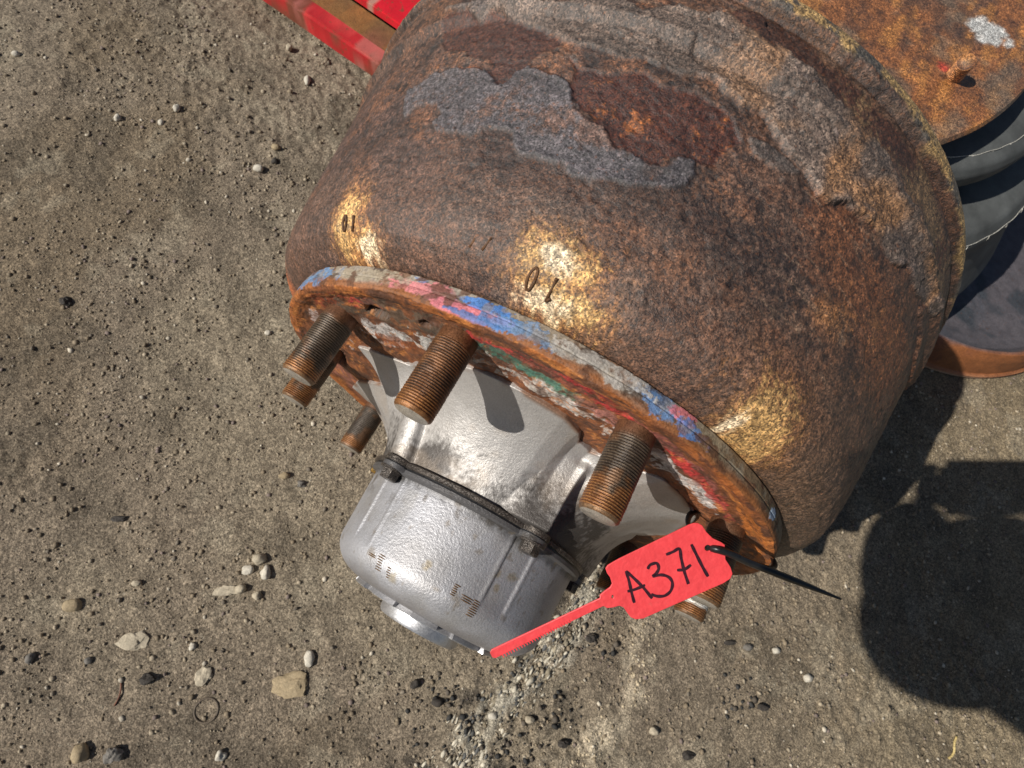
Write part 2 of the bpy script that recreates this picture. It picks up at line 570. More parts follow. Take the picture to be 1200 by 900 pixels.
pebble(-0.4670, 0.2321, 0.0076, 0.0058, 0.0053, .49, WHITE, 'bright white pebble left of the drum near the top', jag=0.08)
pebble(-0.4681, 0.2731, 0.0067, 0.0048, 0.0043, .49, TAN, 'small tan pebble left of the drum near the top', jag=0.08)
pebble(-0.4578, 0.2546, 0.0055, 0.0047, 0.0043, .49, DARK, 'small black stone left of the drum near the top', jag=0.1)
pebble(-0.5032, 0.3967, 0.0053, 0.0093, 0.0048, .49, WHITE, 'white pebble below the red rail', jag=0.1)
pebble(-0.5548, 0.4282, 0.0054, 0.0062, 0.0048, .49, PALE, 'small pale pebble next to the red rail', jag=0.05)
pebble(-0.3217, 0.0447, 0.0045, 0.0039, 0.0035, .49, WHITE, 'white pebble left of the first threaded stud', jag=0.08)
pebble(-0.2025, -0.0921, 0.0065, 0.0042, 0.0038, .49, TAN, 'tan pebble left of the low worn stud', jag=0.1)
pebble(-0.1820, -0.0907, 0.0052, 0.0042, 0.0038, .49, GREY, 'grey pebble with dark side left of the silver cap', jag=0.2)
pebble(-0.3245, -0.2144, 0.0092, 0.0035, 0.0031, .49, DARK, 'dark bark like chip on the left above the tan pebble', jag=0.2)
pebble(0.4587, 0.0011, 0.0069, 0.0056, 0.0050, .49, WHITE, 'white pebble beside the hand shadow at the lower right', jag=0.08)
pebble(0.4119, 0.0111, 0.0063, 0.0045, 0.0040, .49, WHITE, 'whitish pebble below the black cable tie end', jag=0.08)
pebble(0.3772, -0.0020, 0.0073, 0.0048, 0.0044, .49, GREY, 'grey pebble low right of the red tag', jag=0.1)
pebble(0.4160, -0.0542, 0.0077, 0.0042, 0.0038, .49, DARK, 'black stone at the bottom right of centre', jag=0.2)
pebble(0.3563, -0.0075, 0.0089, 0.0028, 0.0025, .49, DARK, 'thin black chip below the red tag', jag=0.2)
pebble(0.3508, -0.1403, 0.0082, 0.0042, 0.0038, .49, DARK, 'black stone at the bottom edge right of centre', jag=0.2)
pebble(0.0226, -0.1354, 0.0048, 0.0034, 0.0031, .49, TAN, 'rounded tan grain under the edge of the hub cap', jag=0.05)
pebble(0.1321, -0.2008, 0.0056, 0.0042, 0.0038, .49, WHITE, 'white pebble in the chalky streak', jag=0.1)
pebble(0.0420, -0.2117, 0.0055, 0.0049, 0.0044, .49, DARK, 'upright black crumb below the hub cap', jag=0.15)
pebble(0.0716, -0.2155, 0.0064, 0.0049, 0.0044, .49, DARK, 'roundest black crumb below the hub cap', jag=0.15)
pebble(0.1973, -0.0814, 0.0072, 0.0054, 0.0049, .49, DARK, 'black crumb under the tail of the red tag', jag=0.2)
pebble(0.3054, -0.1349, 0.0066, 0.0050, 0.0045, .49, PALE, 'pale pebble at the bottom right of the second streak', jag=0.08)
pebble(0.2149, -0.1900, 0.0067, 0.0041, 0.0037, .49, DARK, 'black crumb near the bottom between the two streaks', jag=0.2)
pebble(0.1705, -0.1868, 0.0057, 0.0045, 0.0041, .49, PALE, 'pale brown pebble between the two streaks', jag=0.1)


# ------------------------------------------------------------------ wheel hub with brake drum
HZ = 0.2508                                   # axle height; the drum rests on its rim
root = thing('wheel_hub', 'rusty brake drum with silver painted wheel hub and threaded studs lying on the dirt', 'wheel hub', (0, -0.0, 0))


def cyl(r, t, z):
    """drum coordinates (radius, angle from top, distance out along the axle) to world"""
    return np.stack([r * np.sin(t), -np.asarray(z) + 0 * t, HZ + r * np.cos(t)], -1)


def cyl1(r, tdeg, z):
    t = R(tdeg)
    return Vector((r * math.sin(t), -z, HZ + r * math.cos(t)))


# ---- brake drum: outer profile (z mm behind the flange face, radius)
pz = np.array([14.9, 15.6, 18, 20, 24, 30, 38, 50, 75, 100, 125, 150, 158, 160, 164, 180, 194, 195.5, 197.5, 199, 201, 207, 209.5, 210.3]) / 1000
pr = np.array([.1925, .1985, .2035, .2075, .213, .2175, .2205, .2232, .2275, .231, .2345, .2382, .2392, .2405, .2438, .2448, .2455, .2445, .2445, .2490, .2506, .2508, .2503, .2492])
zs = np.concatenate([np.arange(.0149, .03, .0006), np.arange(.03, .2103, .0009), [.2103]])
th = np.concatenate([np.radians(np.arange(-180, -92, 2.0)), np.radians(np.arange(-92, 92, 0.235)), np.radians(np.arange(92, 180, 2.0))])
Zg, Tg = np.meshgrid(zs, th, indexing='ij')
Zf, Tf = Zg.ravel(), Tg.ravel()
Rf = np.interp(Zf, pz, pr)
Pw = cyl(Rf, Tf, -Zf)
Q = np.stack([Tf * 0.225, Zf, np.zeros_like(Zf)], 1)          # unrolled surface, metres
td = np.degrees(Tf)


def pd(poly, wob=0.004, seed=0, sc=70):
    p = [(R(a) * 0.225, -b / 1000) for a, b in poly]
    return polydist(Q[:, 0], Q[:, 1], p) + wob * fbm(Q, sc, 5, seed) + 0.0004 * fbm(Q, 420, 2, seed + 5)


PA = [(-40.7,-91.2),(-44,-113.4),(-39.3,-123.1),(-30.2,-121.5),(-27,-111.1),(-25.7,-121.2),(-23.2,-125.4),(-18.7,-121),(-17.2,-109.8),(-13.6,-104.6),(-10,-92.8),(-6.2,-92),(-3.9,-95.7),(-3,-103.8),(-1.2,-104.6),(-0.5,-98.9),(-1.4,-88.1),(-4.9,-81.3),(-7.4,-79.7),(-11.7,-75.2),(-15.2,-77),(-19.9,-78.3),(-22,-86.3),(-25.5,-87.5),(-26.8,-80.2),(-32.8,-79.4),(-34.2,-86.2),(-33.2,-91.8),(-35.1,-97.7),(-38.9,-99)]
PB = [(-20,-134.8),(-14.5,-132),(-11.4,-138.2),(-8,-136.5),(-3.4,-138.6),(0.4,-134.1),(2.4,-126.4),(1.9,-107.3),(-2.2,-104.4),(-4,-96.1),(-7.3,-92),(-10.2,-93.9),(-13.6,-104.6),(-17.2,-109.8)]
PB2 = [(-44,-172),(-37.1,-164),(-24.6,-152.7),(-22.8,-142.3),(-24.6,-127.3),(-25.2,-111.8),(-28.4,-114.7),(-30.8,-125.8),(-40.5,-143)]
PC = [(-44,-173.8),(-26.6,-165.5),(-10.4,-174.7),(-1.7,-191.4),(2.9,-177.6),(12.3,-172.9),(23.2,-171),(33.2,-167.4),(44,-166),(46,-158),(39,-149),(32.6,-145.5),(26.7,-137.2),(21.2,-137.1),(14,-130.8),(9.4,-134.2),(5.2,-142.2),(-0.6,-147.3),(-10.9,-143.1),(-18.4,-143),(-24.8,-149.7),(-36.9,-162.2)]
PG = [(-7.7,-165.6),(-1.3,-164.5),(5.5,-165.1),(4.9,-154.9),(-1,-151.5),(-6.3,-154.9)]
PD = [(-9.2,-180.3),(-1.4,-197),(5.2,-195),(13.5,-193),(22.6,-192.7),(34,-190.8),(50,-190),(50,-172),(34,-170),(23.2,-172),(12.3,-174.9),(2.9,-177.6),(-2.6,-178.2)]
PF = [(22,-107.5),(31.7,-123.7),(44.7,-124),(39.2,-84.1),(29.7,-73.5),(22.2,-82.2)]
dA, dB, dB2, dC, dG = pd(PA, .003, 1), pd(PB, .003, 2), pd(PB2, .004, 3), pd(PC, .004, 4), pd(PG, .002, 6)
dD, dF = pd(PD, .004, 7), pd(PF, .014, 8)
mA, mB, mB2, mC, mG = [sstep(.0006, -.0006, d) for d in (dA, dB, dB2, dC, dG)]
mD, mF = sstep(.003, -.004, dD), sstep(.008, -.02, dF)
mB = mB * (1 - mA)
nlo = fbm(Q, 11, 4, 100)
nmid = fbm(Q, 55, 4, 101)
nhi = fbm(Q, 230, 3, 102)
crust = fbm(Q * np.array([1, 1.8, 1]), 60, 4, 103)
terr = np.floor(crust * 4) / 4 + sstep(0.6, 1.0, (crust * 4) % 1.0) / 4
crack = sstep(0.05, 0.0, np.abs(fbm(Q, 30, 4, 104))) * sstep(0.1, 0.5, fbm(Q, 9, 2, 105))
G1 = fbm(Q, 520, 2, 150) * 0.55 + vnoise(Q, 1400, 151) * 0.35      # grain
def gm(a, b, x, k=0.55):
    return sstep(a, b, x + k * G1)


H = 0.00022 * nmid + 0.00018 * nhi + 0.0007 * nlo + 0.00016 * G1
crA = np.abs(fbm(Q, 26, 3, 173))
ckA = sstep(.035, .0, crA) * sstep(-.1, .3, fbm(Q, 14, 2, 174)) * mA
H += mA * 0.0009 - ckA * 0.0009 + mA * .0005 * sstep(-.004, -.0008, dA)
plate_n = fbm(Q * np.array([1, 1.35, 1]), 38, 4, 160) + .06 * G1
plate_m = fbm(Q * np.array([1, 1.2, 1]), 85, 4, 161) + .08 * G1
up1 = sstep(.12, .17, plate_n) * sstep(-.5, .3, fbm(Q, 10, 2, 162))
up2 = sstep(.30, .35, plate_m)
pit = sstep(.55, .75, fbm(Q, 240, 2, 163))
H += (1 - mA) * (up1 * 0.00035 + up2 * 0.00012) - pit * 0.0003
rim1 = sstep(.17, .12, plate_n) * sstep(.05, .12, plate_n)      # rim at the foot of a plate
rimA = sstep(.0030, .0006, dA) * (1 - mA)
crC = fbm(Q * np.array([.8, 1.7, 1]), 32, 5, 165)
t1, t2_, t3_ = sstep(-.28, -.25, crC), sstep(.02, .05, crC), sstep(.33, .36, crC)
H += mC * (0.0010 + 0.0006 * t1 + 0.0007 * t2_ + 0.0007 * t3_ + .0004 * fbm(Q, 150, 4, 166))
H -= mB * 0.0009 + mB2 * 0.0007
H -= mG * 0.0014
H -= mD * (0.0006)
# smooth ledge of scale that ends above the lower right (peeling edge)
flk = sstep(.0006, -.0006, pd([(41, -150), (50, -140), (62, -148), (66, -168), (60, -180), (46, -176)], .003, 9)) * 0.0018
H += flk
H -= crack * 0.0005 * np.clip(mA + mC + 0.25, 0, 1)
# small loose plate of scale, cracked at its edges
pl_ = sstep(.0005, -.0005, pd([(4.5, -124), (9, -125.5), (10.5, -131), (6, -133.5), (3.5, -130)], .0012, 12)) * 0.0013
H += pl_
fade = sstep(.0149, .024, Zf)
lipf = sstep(.2095, .205, Zf)
dense = (np.abs(td) < 91.5)
Rn = Rf + H * np.clip(fade, 0.12, 1) * (0.35 + 0.65 * lipf)
# colours of the iron and its scale
C0 = np.tile(lin(100, 72, 54), (len(Q), 1))
C0 = mixc(C0, lin(88, 70, 66), gm(-10, 30, -td * 1.0, 12) * sstep(.2, .1, Zf) * .8)
C0 = mixc(C0, lin(118, 84, 62), gm(0.0, 0.7, nlo) * 0.6)
C0 = mixc(C0, lin(84, 72, 66), gm(0.0, 0.5, fbm(Q, 26, 4, 106)) * 0.6)
C0 = mixc(C0, lin(98, 88, 82), up1 * gm(-.3, .5, nmid) * .55)
C0 = mixc(C0, lin(124, 82, 54), up2 * .3)
C0 = mixc(C0, lin(132, 88, 56), gm(0.4, 0.85, fbm(Q, 34, 5, 107), .8) * 0.5)
C0 = mixc(C0, lin(158, 98, 50), sstep(0.5, 0.8, G1) * sstep(.0, .6, fbm(Q, 18, 3, 152)) * 0.5)
C0 = mixc(C0, lin(44, 34, 32), gm(0.2, 0.6, fbm(Q, 75, 4, 108), .8) * 0.7)
C0 = mixc(C0, lin(38, 28, 24), np.clip(pit * .8 + rim1 * .35 + rimA * .45, 0, .9))
C0 = mixc(C0, lin(150, 84, 40), rimA * gm(.2, .7, nmid) * .5)
band_ = fbm(Q * np.array([.45, 1.6, 1]), 16, 4, 170)
C0 = mixc(C0, lin(58, 42, 36), gm(.15, .6, band_) * .6)
C0 = mixc(C0, lin(140, 86, 48), gm(.2, .7, -band_) * sstep(-15, 30, td) * .45)
scr = sstep(.10, .03, np.abs(fbm(Q * np.array([.25, 2.2, 1]), 70, 3, 171))) * sstep(.3, .6, fbm(Q, 12, 3, 172))
C0 = mixc(C0, lin(150, 128, 108), scr * .45)
low = sstep(.085, .03, Zf)
C0 = mixc(C0, lin(116, 88, 72), low * 0.5)
C0 = mixc(C0, lin(98, 86, 70), sstep(8, 40, td) * sstep(.10, .02, Zf) * 0.55)
C0 = mixc(C0, lin(108, 96, 88), sstep(-30, -12, td) * sstep(8, -8, td) * low * sstep(-.4, .5, nmid) * 0.7)
C0 = mixc(C0, lin(70, 34, 22), np.clip(mB + mB2 * 0.85, 0, 1) * 0.9)
C0 = mixc(C0, lin(160, 98, 48), mB * gm(0.55, 0.9, fbm(Q, 45, 4, 109), .6) * 0.7)
C0 = mixc(C0, lin(90, 89, 96), mA * (0.90 - 0.55 * gm(0.25, 0.7, nmid)))
C0 = mixc(C0, lin(120, 88, 70), mA * gm(.45, .8, fbm(Q, 40, 4, 175)) * .6)
tanc = mixc(np.tile(lin(116, 104, 96), (len(Q), 1)), lin(166, 128, 92), sstep(-0.25, 0.35, fbm(Q, 34, 4, 110)) * sstep(-12, 10, td))
tanc = tanc * (0.72 + 0.16 * t1 + .1 * t2_ + .12 * t3_)[:, None]
tanc = mixc(tanc, lin(92, 88, 90), t2_ * (1 - t3_) * gm(-.1, .4, nmid) * .6)
tanc = mixc(tanc, lin(46, 38, 34), np.clip(sstep(.03, 0, np.abs(crC + .27)) + sstep(.03, 0, np.abs(crC - .03)) + sstep(.03, 0, np.abs(crC - .34)), 0, 1) * .55)
C0 = C0 * (1 - mC[:, None] * 0.9) + tanc * mC[:, None] * 0.9
C0 = mixc(C0, lin(126, 104, 74), mD * 0.7)
C0 = mixc(C0, lin(66, 36, 24), mD * 0.92 * gm(-.25, .15, fbm(Q, 26, 4, 111)))
C0 = mixc(C0, lin(176, 124, 74), mF * gm(-0.1, 0.5, fbm(Q * np.array([1, 0.35, 1]), 50, 4, 112)) * 0.65)
C0 = mixc(C0, lin(40, 36, 34), np.clip(crack * 0.6 + ckA * .7, 0, 1))
C0 = mixc(C0, lin(90, 86, 84), sstep(.01, .5, pl_ * 300) * 0.8)
edge = sstep(.1995, .2020, Zf + 0.0018 * fbm(Q, 60, 3, 113))
ec = mixc(np.tile(lin(176, 150, 100), (len(Q), 1)), lin(84, 84, 80), gm(-.2, 0.3, fbm(Q, 45, 3, 114)))
C0 = C0 * (1 - edge[:, None] * 0.85) + ec * edge[:, None] * 0.85
# yellow and white patches
for a0, z0, ra, rz, st in ((-43, .029, .013, .016, 1.0), (-38.5, .021, .016, .007, .9), (-9.2, .030, .021, .015, .85), (-7.0, .0215, .020, .007, .9),
                           (24, .027, .026, .020, .75)):
    d = np.hypot((Q[:, 0] - R(a0) * .225) / ra, (Q[:, 1] - z0) / rz) + 0.40 * fbm(Q, 60, 5, 120 + int(a0)) + 0.55 * G1
    C0 = mixc(C0, lin(172, 118, 60), sstep(1.6, 0.3, d) * 0.8 * st)
    C0 = mixc(C0, lin(226, 192, 128), sstep(0.95, 0.2, d) * 0.8 * st)
for a0, z0, ra, rz in ((-38, .0195, .010, .004), (-8.5, .0195, .014, .0042), (-9.5, .034, .008, .005), (21.0, .0185, .005, .004)):
    d = np.hypot((Q[:, 0] - R(a0) * .225) / ra, (Q[:, 1] - z0) / rz) + 0.4 * fbm(Q, 80, 4, 140 + int(a0)) + 0.6 * G1
    C0 = mixc(C0, lin(244, 232, 204), sstep(1.3, 0.3, d) * 0.85)
C0 = mixc(C0, lin(200, 112, 56), sstep(-74, -82, td) * sstep(.05, .02, Zf) * 0.7)
C0 = C0 * np.array([.86, .78, .71])[None]
Pn = cyl(Rn, Tf, -Zf)
nv = len(th)
F = grid_faces(len(zs), nv, True)
# closed back lip and inner bore (coarse): rings joined to the last dense ring
inner = [(.2103, .244), (.2098, .214), (.200, .208), (.03, .207), (.022, .190), (.022, .10)]
Vall = [Pn]
Call = [C0]
base_i = (len(zs) - 1) * nv
for z_, r_ in inner:
    Vall.append(cyl(np.full(nv, r_), th, np.full(nv, -z_)))
    Call.append(np.tile(lin(86, 60, 46), (nv, 1)))
tot = len(zs) + len(inner)
V = np.vstack(Vall)
Cc = np.vstack(Call)
F = grid_faces(tot, nv, True)
drum = link('brake_drum', mesh_np('brake_drum', V, F[:, ::-1], Cc), M['rust'], root)
drum['label'] = 'rusty brake drum with grey flaking scale and yellow patches'


def drum_r(z):
    return float(np.interp(z, pz, pr))


# cast characters on the drum near the flange
def cast_mark(strokes, a0, z0, h, lean=0.0, lift=0.0003, w_=0.0008):
    for st in strokes:
        pts = []
        for (u_, v_) in st:
            z = z0 + v_ * h
            a = a0 + math.degrees((u_ * h + lean * v_ * h) / drum_r(z))
            pts.append(cyl1(drum_r(z) + lift, a, -z))
        o = link('cast_mark', tube_mesh('cast_mark', pts, w_, 6), M['castmark'], drum)


M['castmark'] = tinted('cast_lettering', base=tuple(lin(92, 62, 36)), fine=(700, .5, 1.6), rough=(0.5, 0.8))
OUT0 = [[(0.22 * math.cos(a) , 0.5 + 0.5 * math.sin(a)) for a in np.linspace(0, 2 * PI, 15)]]
ONE = [[(0, 0.0), (0, 1.0)], [(0, 0.0), (0.2, 0.15)]]
cast_mark(OUT0, -11.4, .0200, .0078, 0.1)
cast_mark(ONE, -8.7, .0195, .0078, 0.1)
cast_mark(OUT0, -43.0, .0235, .0065, 0.1)
cast_mark([[(0, 0.0), (0, 1.0)]], -41.0, .0235, .0065, 0.1)
cast_mark([[(0, 0), (0.25, 0.6)]], -20.2, .026, .0075)
cast_mark([[(0, 0), (0.4, 0.8)]], -18.5, .0265, .007)

# ---- flange at the end of the drum: painted band and rusty face, one sheet
bz = np.array([-14.9, -14.2, -8.2, -7.6, -7.0, -2.0, -0.6, 0.0, -0.3, -1.2, -2.4, -3.0, -3.2, -3.4, -4.0]) / 1000
br = np.array([.1945, .1960, .1962, .1955, .1962, .1960, .1950, .1925, .1895, .1870, .1835, .178, .160, .140, .095])
L_ = np.concatenate([[0], np.cumsum(np.hypot(np.diff(bz), np.diff(br)))])
ss = np.concatenate([np.arange(0, .030, .00045), np.arange(.030, .085, .0009), np.arange(.085, L_[-1], .004)])
Sg, Tg = np.meshgrid(ss, th, indexing='ij')
Sf, T2 = Sg.ravel(), Tg.ravel()
z2 = np.interp(Sf, L_, bz)
r2 = np.interp(Sf, L_, br)
Q2 = np.stack([T2 * 0.19, Sf, np.zeros_like(Sf)], 1)
t2 = np.degrees(T2)
onband = sstep(.0165, .0155, Sf)
face = 1 - onband
crustf = fbm(Q2, 60, 4, 201)
G2 = fbm(Q2, 480, 2, 250) * 0.6 + vnoise(Q2, 1300, 251) * 0.35
fibre = fbm(Q2 * np.array([0.35, 1.5, 1]), 190, 4, 252)
hole = np.minimum.reduce([np.hypot((t2 + 42) * .0018, (r2 - .1710) / 0.9), np.hypot((t2 + 28.5) * .0030, (r2 - .172) / 0.8) + .0030, np.hypot((t2 + 92) * .0009, (r2 - .160) / 1.4)])
holem = sstep(.0068, .0048, hole + 0.0012 * G2)
z2n = z2 + face * (0.0008 * crustf + 0.0012 * sstep(0.1, 0.5, fbm(Q2, 22, 3, 202)) * sstep(.18, .17, r2)) + face * 0.0004 * fbm(Q2, 250, 3, 203)
z2n = z2n - holem * 0.010 * sstep(.19, .185, r2)
r2n = r2 + onband * (0.00018 * fbm(Q2, 160, 3, 204) + 0.0003 * fbm(Q2, 18, 3, 205))
cb2 = np.tile(lin(140, 128, 112), (len(Q2), 1))
cb2 = mixc(cb2, lin(168, 160, 150), sstep(-0.2, 0.4, fbm(Q2, 30, 4, 206)) * 0.6)
cb2 = mixc(cb2, lin(122, 84, 56), sstep(0.0, 0.35, fbm(Q2, 55, 4, 207) + .2 * G2) * 0.8)
cb2 = mixc(cb2, lin(66, 50, 40), sstep(0.35, 0.6, fbm(Q2, 90, 4, 258) + .3 * G2) * 0.8)
cb2 = mixc(cb2, lin(132, 116, 84), sstep(10, 25, t2) * 0.5)
ef = sstep(.0095, .0145, Sf + 0.0022 * fbm(Q2, 50, 4, 208))
cb2 = mixc(cb2, lin(146, 88, 44), ef * 0.9)
fc_ = np.tile(lin(132, 80, 48), (len(Q2), 1))
fc_ = mixc(fc_, lin(90, 60, 44), sstep(-0.1, 0.5, fbm(Q2, 45, 4, 209)) * 0.8)
fc_ = mixc(fc_, lin(176, 104, 50), sstep(.182, .189, r2) * sstep(-0.5, 0.3, fbm(Q2, 60, 4, 210)) * 0.8)
# layers of old paint on the face: (angle, radius, half-angle deg, half-width m, colour, strength)
chips_face = [
    (-55, .186, 9, .008, (150, 70, 46), .7), (-43, .178, 6, .0035, (196, 62, 66), .9), (-36, .170, 16, .012, (96, 82, 68), .85),
    (-45, .150, 12, .010, (198, 190, 184), .95), (-44, .139, 10, .006, (150, 84, 46), .95), (-31, .146, 8, .008, (200, 196, 190), .9),
    (-11, .176, 8, .004, (198, 60, 58), .85), (-9, .167, 7, .006, (66, 112, 94), .85), (-4, .163, 6, .005, (96, 146, 126), .85),
    (-2, .176, 12, .006, (136, 78, 62), .9), (-6, .150, 12, .008, (196, 186, 176), .95), (2, .1815, 7, .0035, (178, 50, 50), .9),
    (8, .176, 6, .004, (202, 62, 60), .9), (4, .150, 7, .010, (200, 190, 182), .95), (8, .162, 7, .006, (180, 120, 110), .8),
    (17, .120, 9, .012, (132, 78, 44), .95), (12, .148, 5, .006, (196, 180, 168), .9), (24, .176, 9, .005, (150, 88, 80), .8), (31, .172, 8, .004, (198, 58, 56), .9),
    (26, .160, 8, .007, (206, 196, 190), .95), (38, .163, 9, .006, (206, 198, 192), .95), (40, .172, 8, .0035, (186, 84, 76), .8),
    (45, .152, 7, .006, (150, 96, 66), .9), (47, .184, 14, .005, (190, 112, 50), .9), (58, .172, 9, .012, (176, 98, 60), .8),
    (-100, .172, 16, .012, (170, 110, 96), .6), (-72, .165, 8, .012, (196, 176, 168), .8)]
for a0, r0, da, dr, c_, st in chips_face:
    d = np.hypot((t2 - a0) / da, (r2 - r0) / dr) + 0.75 * fbm(Q2, 65, 5, 300 + int(a0 * 3)) + 0.45 * fibre + .3 * G2
    m_ = sstep(1.0, 0.9, d) * face * st * (1 - .65 * sstep(.15, .5, fbm(Q2, 150, 4, 256) + .3 * G2))
    fc_ = mixc(fc_, lin(*c_), m_)
    z2n = z2n + m_ * 0.00025
fc_ = mixc(fc_, lin(84, 56, 42), sstep(.45, .75, fibre + .4 * G2) * .8)
fc_ = mixc(fc_, lin(190, 122, 62), sstep(.5, .8, -fibre + .4 * G2) * .6)
fc_ = fc_ * (1 + .25 * G2)[:, None]
fc_ = mixc(fc_, lin(20, 16, 14), holem * 0.9)  # shade inside the holes painted near black into the tint
cflip = np.where(onband[:, None] > 0.5, cb2, fc_)
chips_band = [  # angle, z mm, half-angle, half width mm, colour
    (-54, -8, 7, 6, (96, 132, 172)), (-25, -8.5, 6, 4.4, (206, 124, 128)), (-19, -4.5, 5.5, 3.0, (212, 118, 130)), (-14.5, -6.6, 3.8, 1.7, (222, 128, 138)),
    (-17, -9.5, 5.0, 2.6, (58, 122, 196)), (-12.5, -5.2, 3.8, 4.2, (84, 132, 184)), (-17.5, -2.4, 4.8, 1.4, (76, 118, 176)), (-27.5, -12.5, 1.6, 1.6, (90, 130, 180)),
    (-9, -6.5, 4.0, 5, (112, 138, 170)), (11, -8.5, 3.6, 5, (96, 134, 180)), (15.2, -11, 2.6, 3, (200, 110, 118)), (18.5, -7, 3.8, 5, (84, 130, 190)), (43, -8, 1.6, 3, (168, 190, 214)),
    (-37, -9, 8, 4, (160, 148, 128)), (2, -9, 9, 4, (172, 166, 158))]
for a0, z0, da, dz, c_ in chips_band:
    d = np.hypot((t2 - a0) / da, (z2 * 1000 - z0) / dz) + 0.6 * fbm(Q2, 75, 5, 400 + int(a0 * 3)) + .4 * G2
    m_ = sstep(1.0, 0.93, d) * onband * (1 - .6 * sstep(.25, .5, fbm(Q2, 130, 4, 257) + .25 * G2))
    cflip = mixc(cflip, lin(*c_), m_ * 0.85)
    r2n = r2n + m_ * 0.00018
spots = sstep(0.42, 0.5, fbm(Q2, 110, 3, 420)) * onband
cflip = mixc(cflip, lin(96, 62, 42), spots * 0.8)
me = mesh_np('drum_flange', cyl(r2n, T2, z2n), grid_faces(len(ss), nv, True)[:, ::-1], cflip)
fl = link('drum_flange', me, M['paint_rust'], root)
fl['label'] = 'rusty flange ring with chipped blue, pink, red and white paint'

# ---- wheel studs
PITCH = 0.0015


def stud(ang, style):
    ang = ang + (1.6 if abs(ang - 50.29) < .1 else 0)
    seg = 36
    Ls = .0458
    zz = np.concatenate([[-.006, -.001, .0], np.arange(.0025, Ls - .0018, PITCH / 5), [Ls - .0014, Ls - .0003, Ls]])
    tt = np.linspace(0, 2 * PI, seg, endpoint=False)
    Z_, T_ = np.meshgrid(zz, tt, indexing='ij')
    Z_, T_ = Z_.ravel(), T_.ravel()
    r = np.full(len(Z_), .0111)
    thr = sstep(.003, .0045, Z_) * sstep(Ls - .0016, Ls - .0026, Z_)
    ph = (Z_ / PITCH - T_ / (2 * PI)) % 1.0
    tri = np.abs(ph * 2 - 1)
    amp = .00075 if style != 'plain' else .00018
    wear = sstep(.1, .6, fbm(np.stack([np.cos(T_) * .011, np.sin(T_) * .011, Z_], 1) + ang, 130, 3, 510))
    amp = amp * (1 - .6 * wear)
    jag = .00012 * fbm(np.stack([np.cos(T_) * .011, np.sin(T_) * .011, Z_], 1) + ang, 700, 2, 511)
    r = r - thr * amp * (1 - tri) - .0004 * (1 - thr) + jag
    r = np.where(Z_ > Ls - .0005, .0096, r)
    r = np.where(Z_ >= Ls - 1e-6, .0092, r)
    t0 = R(ang)
    er = np.array([math.sin(t0), 0, math.cos(t0)])
    et = np.array([math.cos(t0), 0, -math.sin(t0)])
    cen = np.array(cyl1(.1677, ang, 0))
    P = cen[None] + (r * np.cos(T_))[:, None] * er + (r * np.sin(T_))[:, None] * et + Z_[:, None] * np.array([0, -1, 0])
    Pn_ = P + 7.3 * ang
    n_ = fbm(Pn_, 160, 3, 500)
    crest = sstep(.35, .8, tri) * thr
    c = np.tile(lin(98, 84, 68), (len(Z_), 1))
    if style == 'brown':
        c = np.tile(lin(136, 92, 58), (len(Z_), 1))
    if style == 'plain':
        c = np.tile(lin(92, 84, 74), (len(Z_), 1))
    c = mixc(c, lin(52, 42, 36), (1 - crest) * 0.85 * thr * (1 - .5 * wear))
    c = mixc(c, lin(126, 86, 54), wear * .5)
    c = mixc(c, lin(60, 50, 44), sstep(.2, .6, n_) * .5)
    tip0 = (.034 if style != 'plain' else .037) + .004 * math.sin(ang * 1.7)
    tipm = sstep(tip0 - .004, tip0 + .004, Z_ + .007 * n_)
    c = mixc(c, lin(178, 122, 64), tipm * (0.2 + 0.55 * crest))
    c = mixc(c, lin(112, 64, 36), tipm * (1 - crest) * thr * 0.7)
    c = mixc(c, lin(110, 72, 48), sstep(.006, .001, Z_) * 0.8)
    if style == 'shiny':
        sm = sstep(.003, .002, np.abs(Z_ - .035 + .0015 * n_))
        c = mixc(c, lin(225, 220, 210), sm * 0.9)
    cap = len(P)
    P = np.vstack([P, cen + np.array([0, -Ls - .0002, 0])])
    c = np.vstack([c, lin(168, 160, 148)])
    n = len(zz)
    c[(n - 1) * seg:] = lin(176, 168, 156)
    F4 = grid_faces(n, seg, True)
    tri_ = np.array([[(n - 1) * seg + j, (n - 1) * seg + (j + 1) % seg, cap, cap] for j in range(seg)])
    faces = [tuple(f) for f in F4] + [(a, b, d) for a, b, d, _ in tri_]
    me = bpy.data.meshes.new('wheel_stud')
    me.from_pydata([tuple(p) for p in P], [], [f[::-1] for f in faces])
    at = me.color_attributes.new('tint', 'FLOAT_COLOR', 'POINT')
    ca = np.ones((len(P), 4), np.float32)
    ca[:, :3] = np.clip(c, 0, 1)
    at.data.foreach_set('color', ca.ravel())
    me.polygons.foreach_set('use_smooth', np.ones(len(me.polygons), bool))
    me.set_sharp_from_angle(angle=R(50))
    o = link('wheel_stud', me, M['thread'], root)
    return o


STUD0 = -57.71
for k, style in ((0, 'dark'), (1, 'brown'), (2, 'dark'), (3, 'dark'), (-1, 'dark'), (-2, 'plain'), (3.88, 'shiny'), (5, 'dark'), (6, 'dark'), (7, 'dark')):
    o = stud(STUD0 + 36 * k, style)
    if style == 'brown':
        o['label'] = 'brown rusted stud with coarse thread'
    if style == 'plain':
        o['label'] = 'worn stud low on the hub with an orange end'
    if style == 'shiny':
        o['label'] = 'stud with a bright rubbed band near its end'

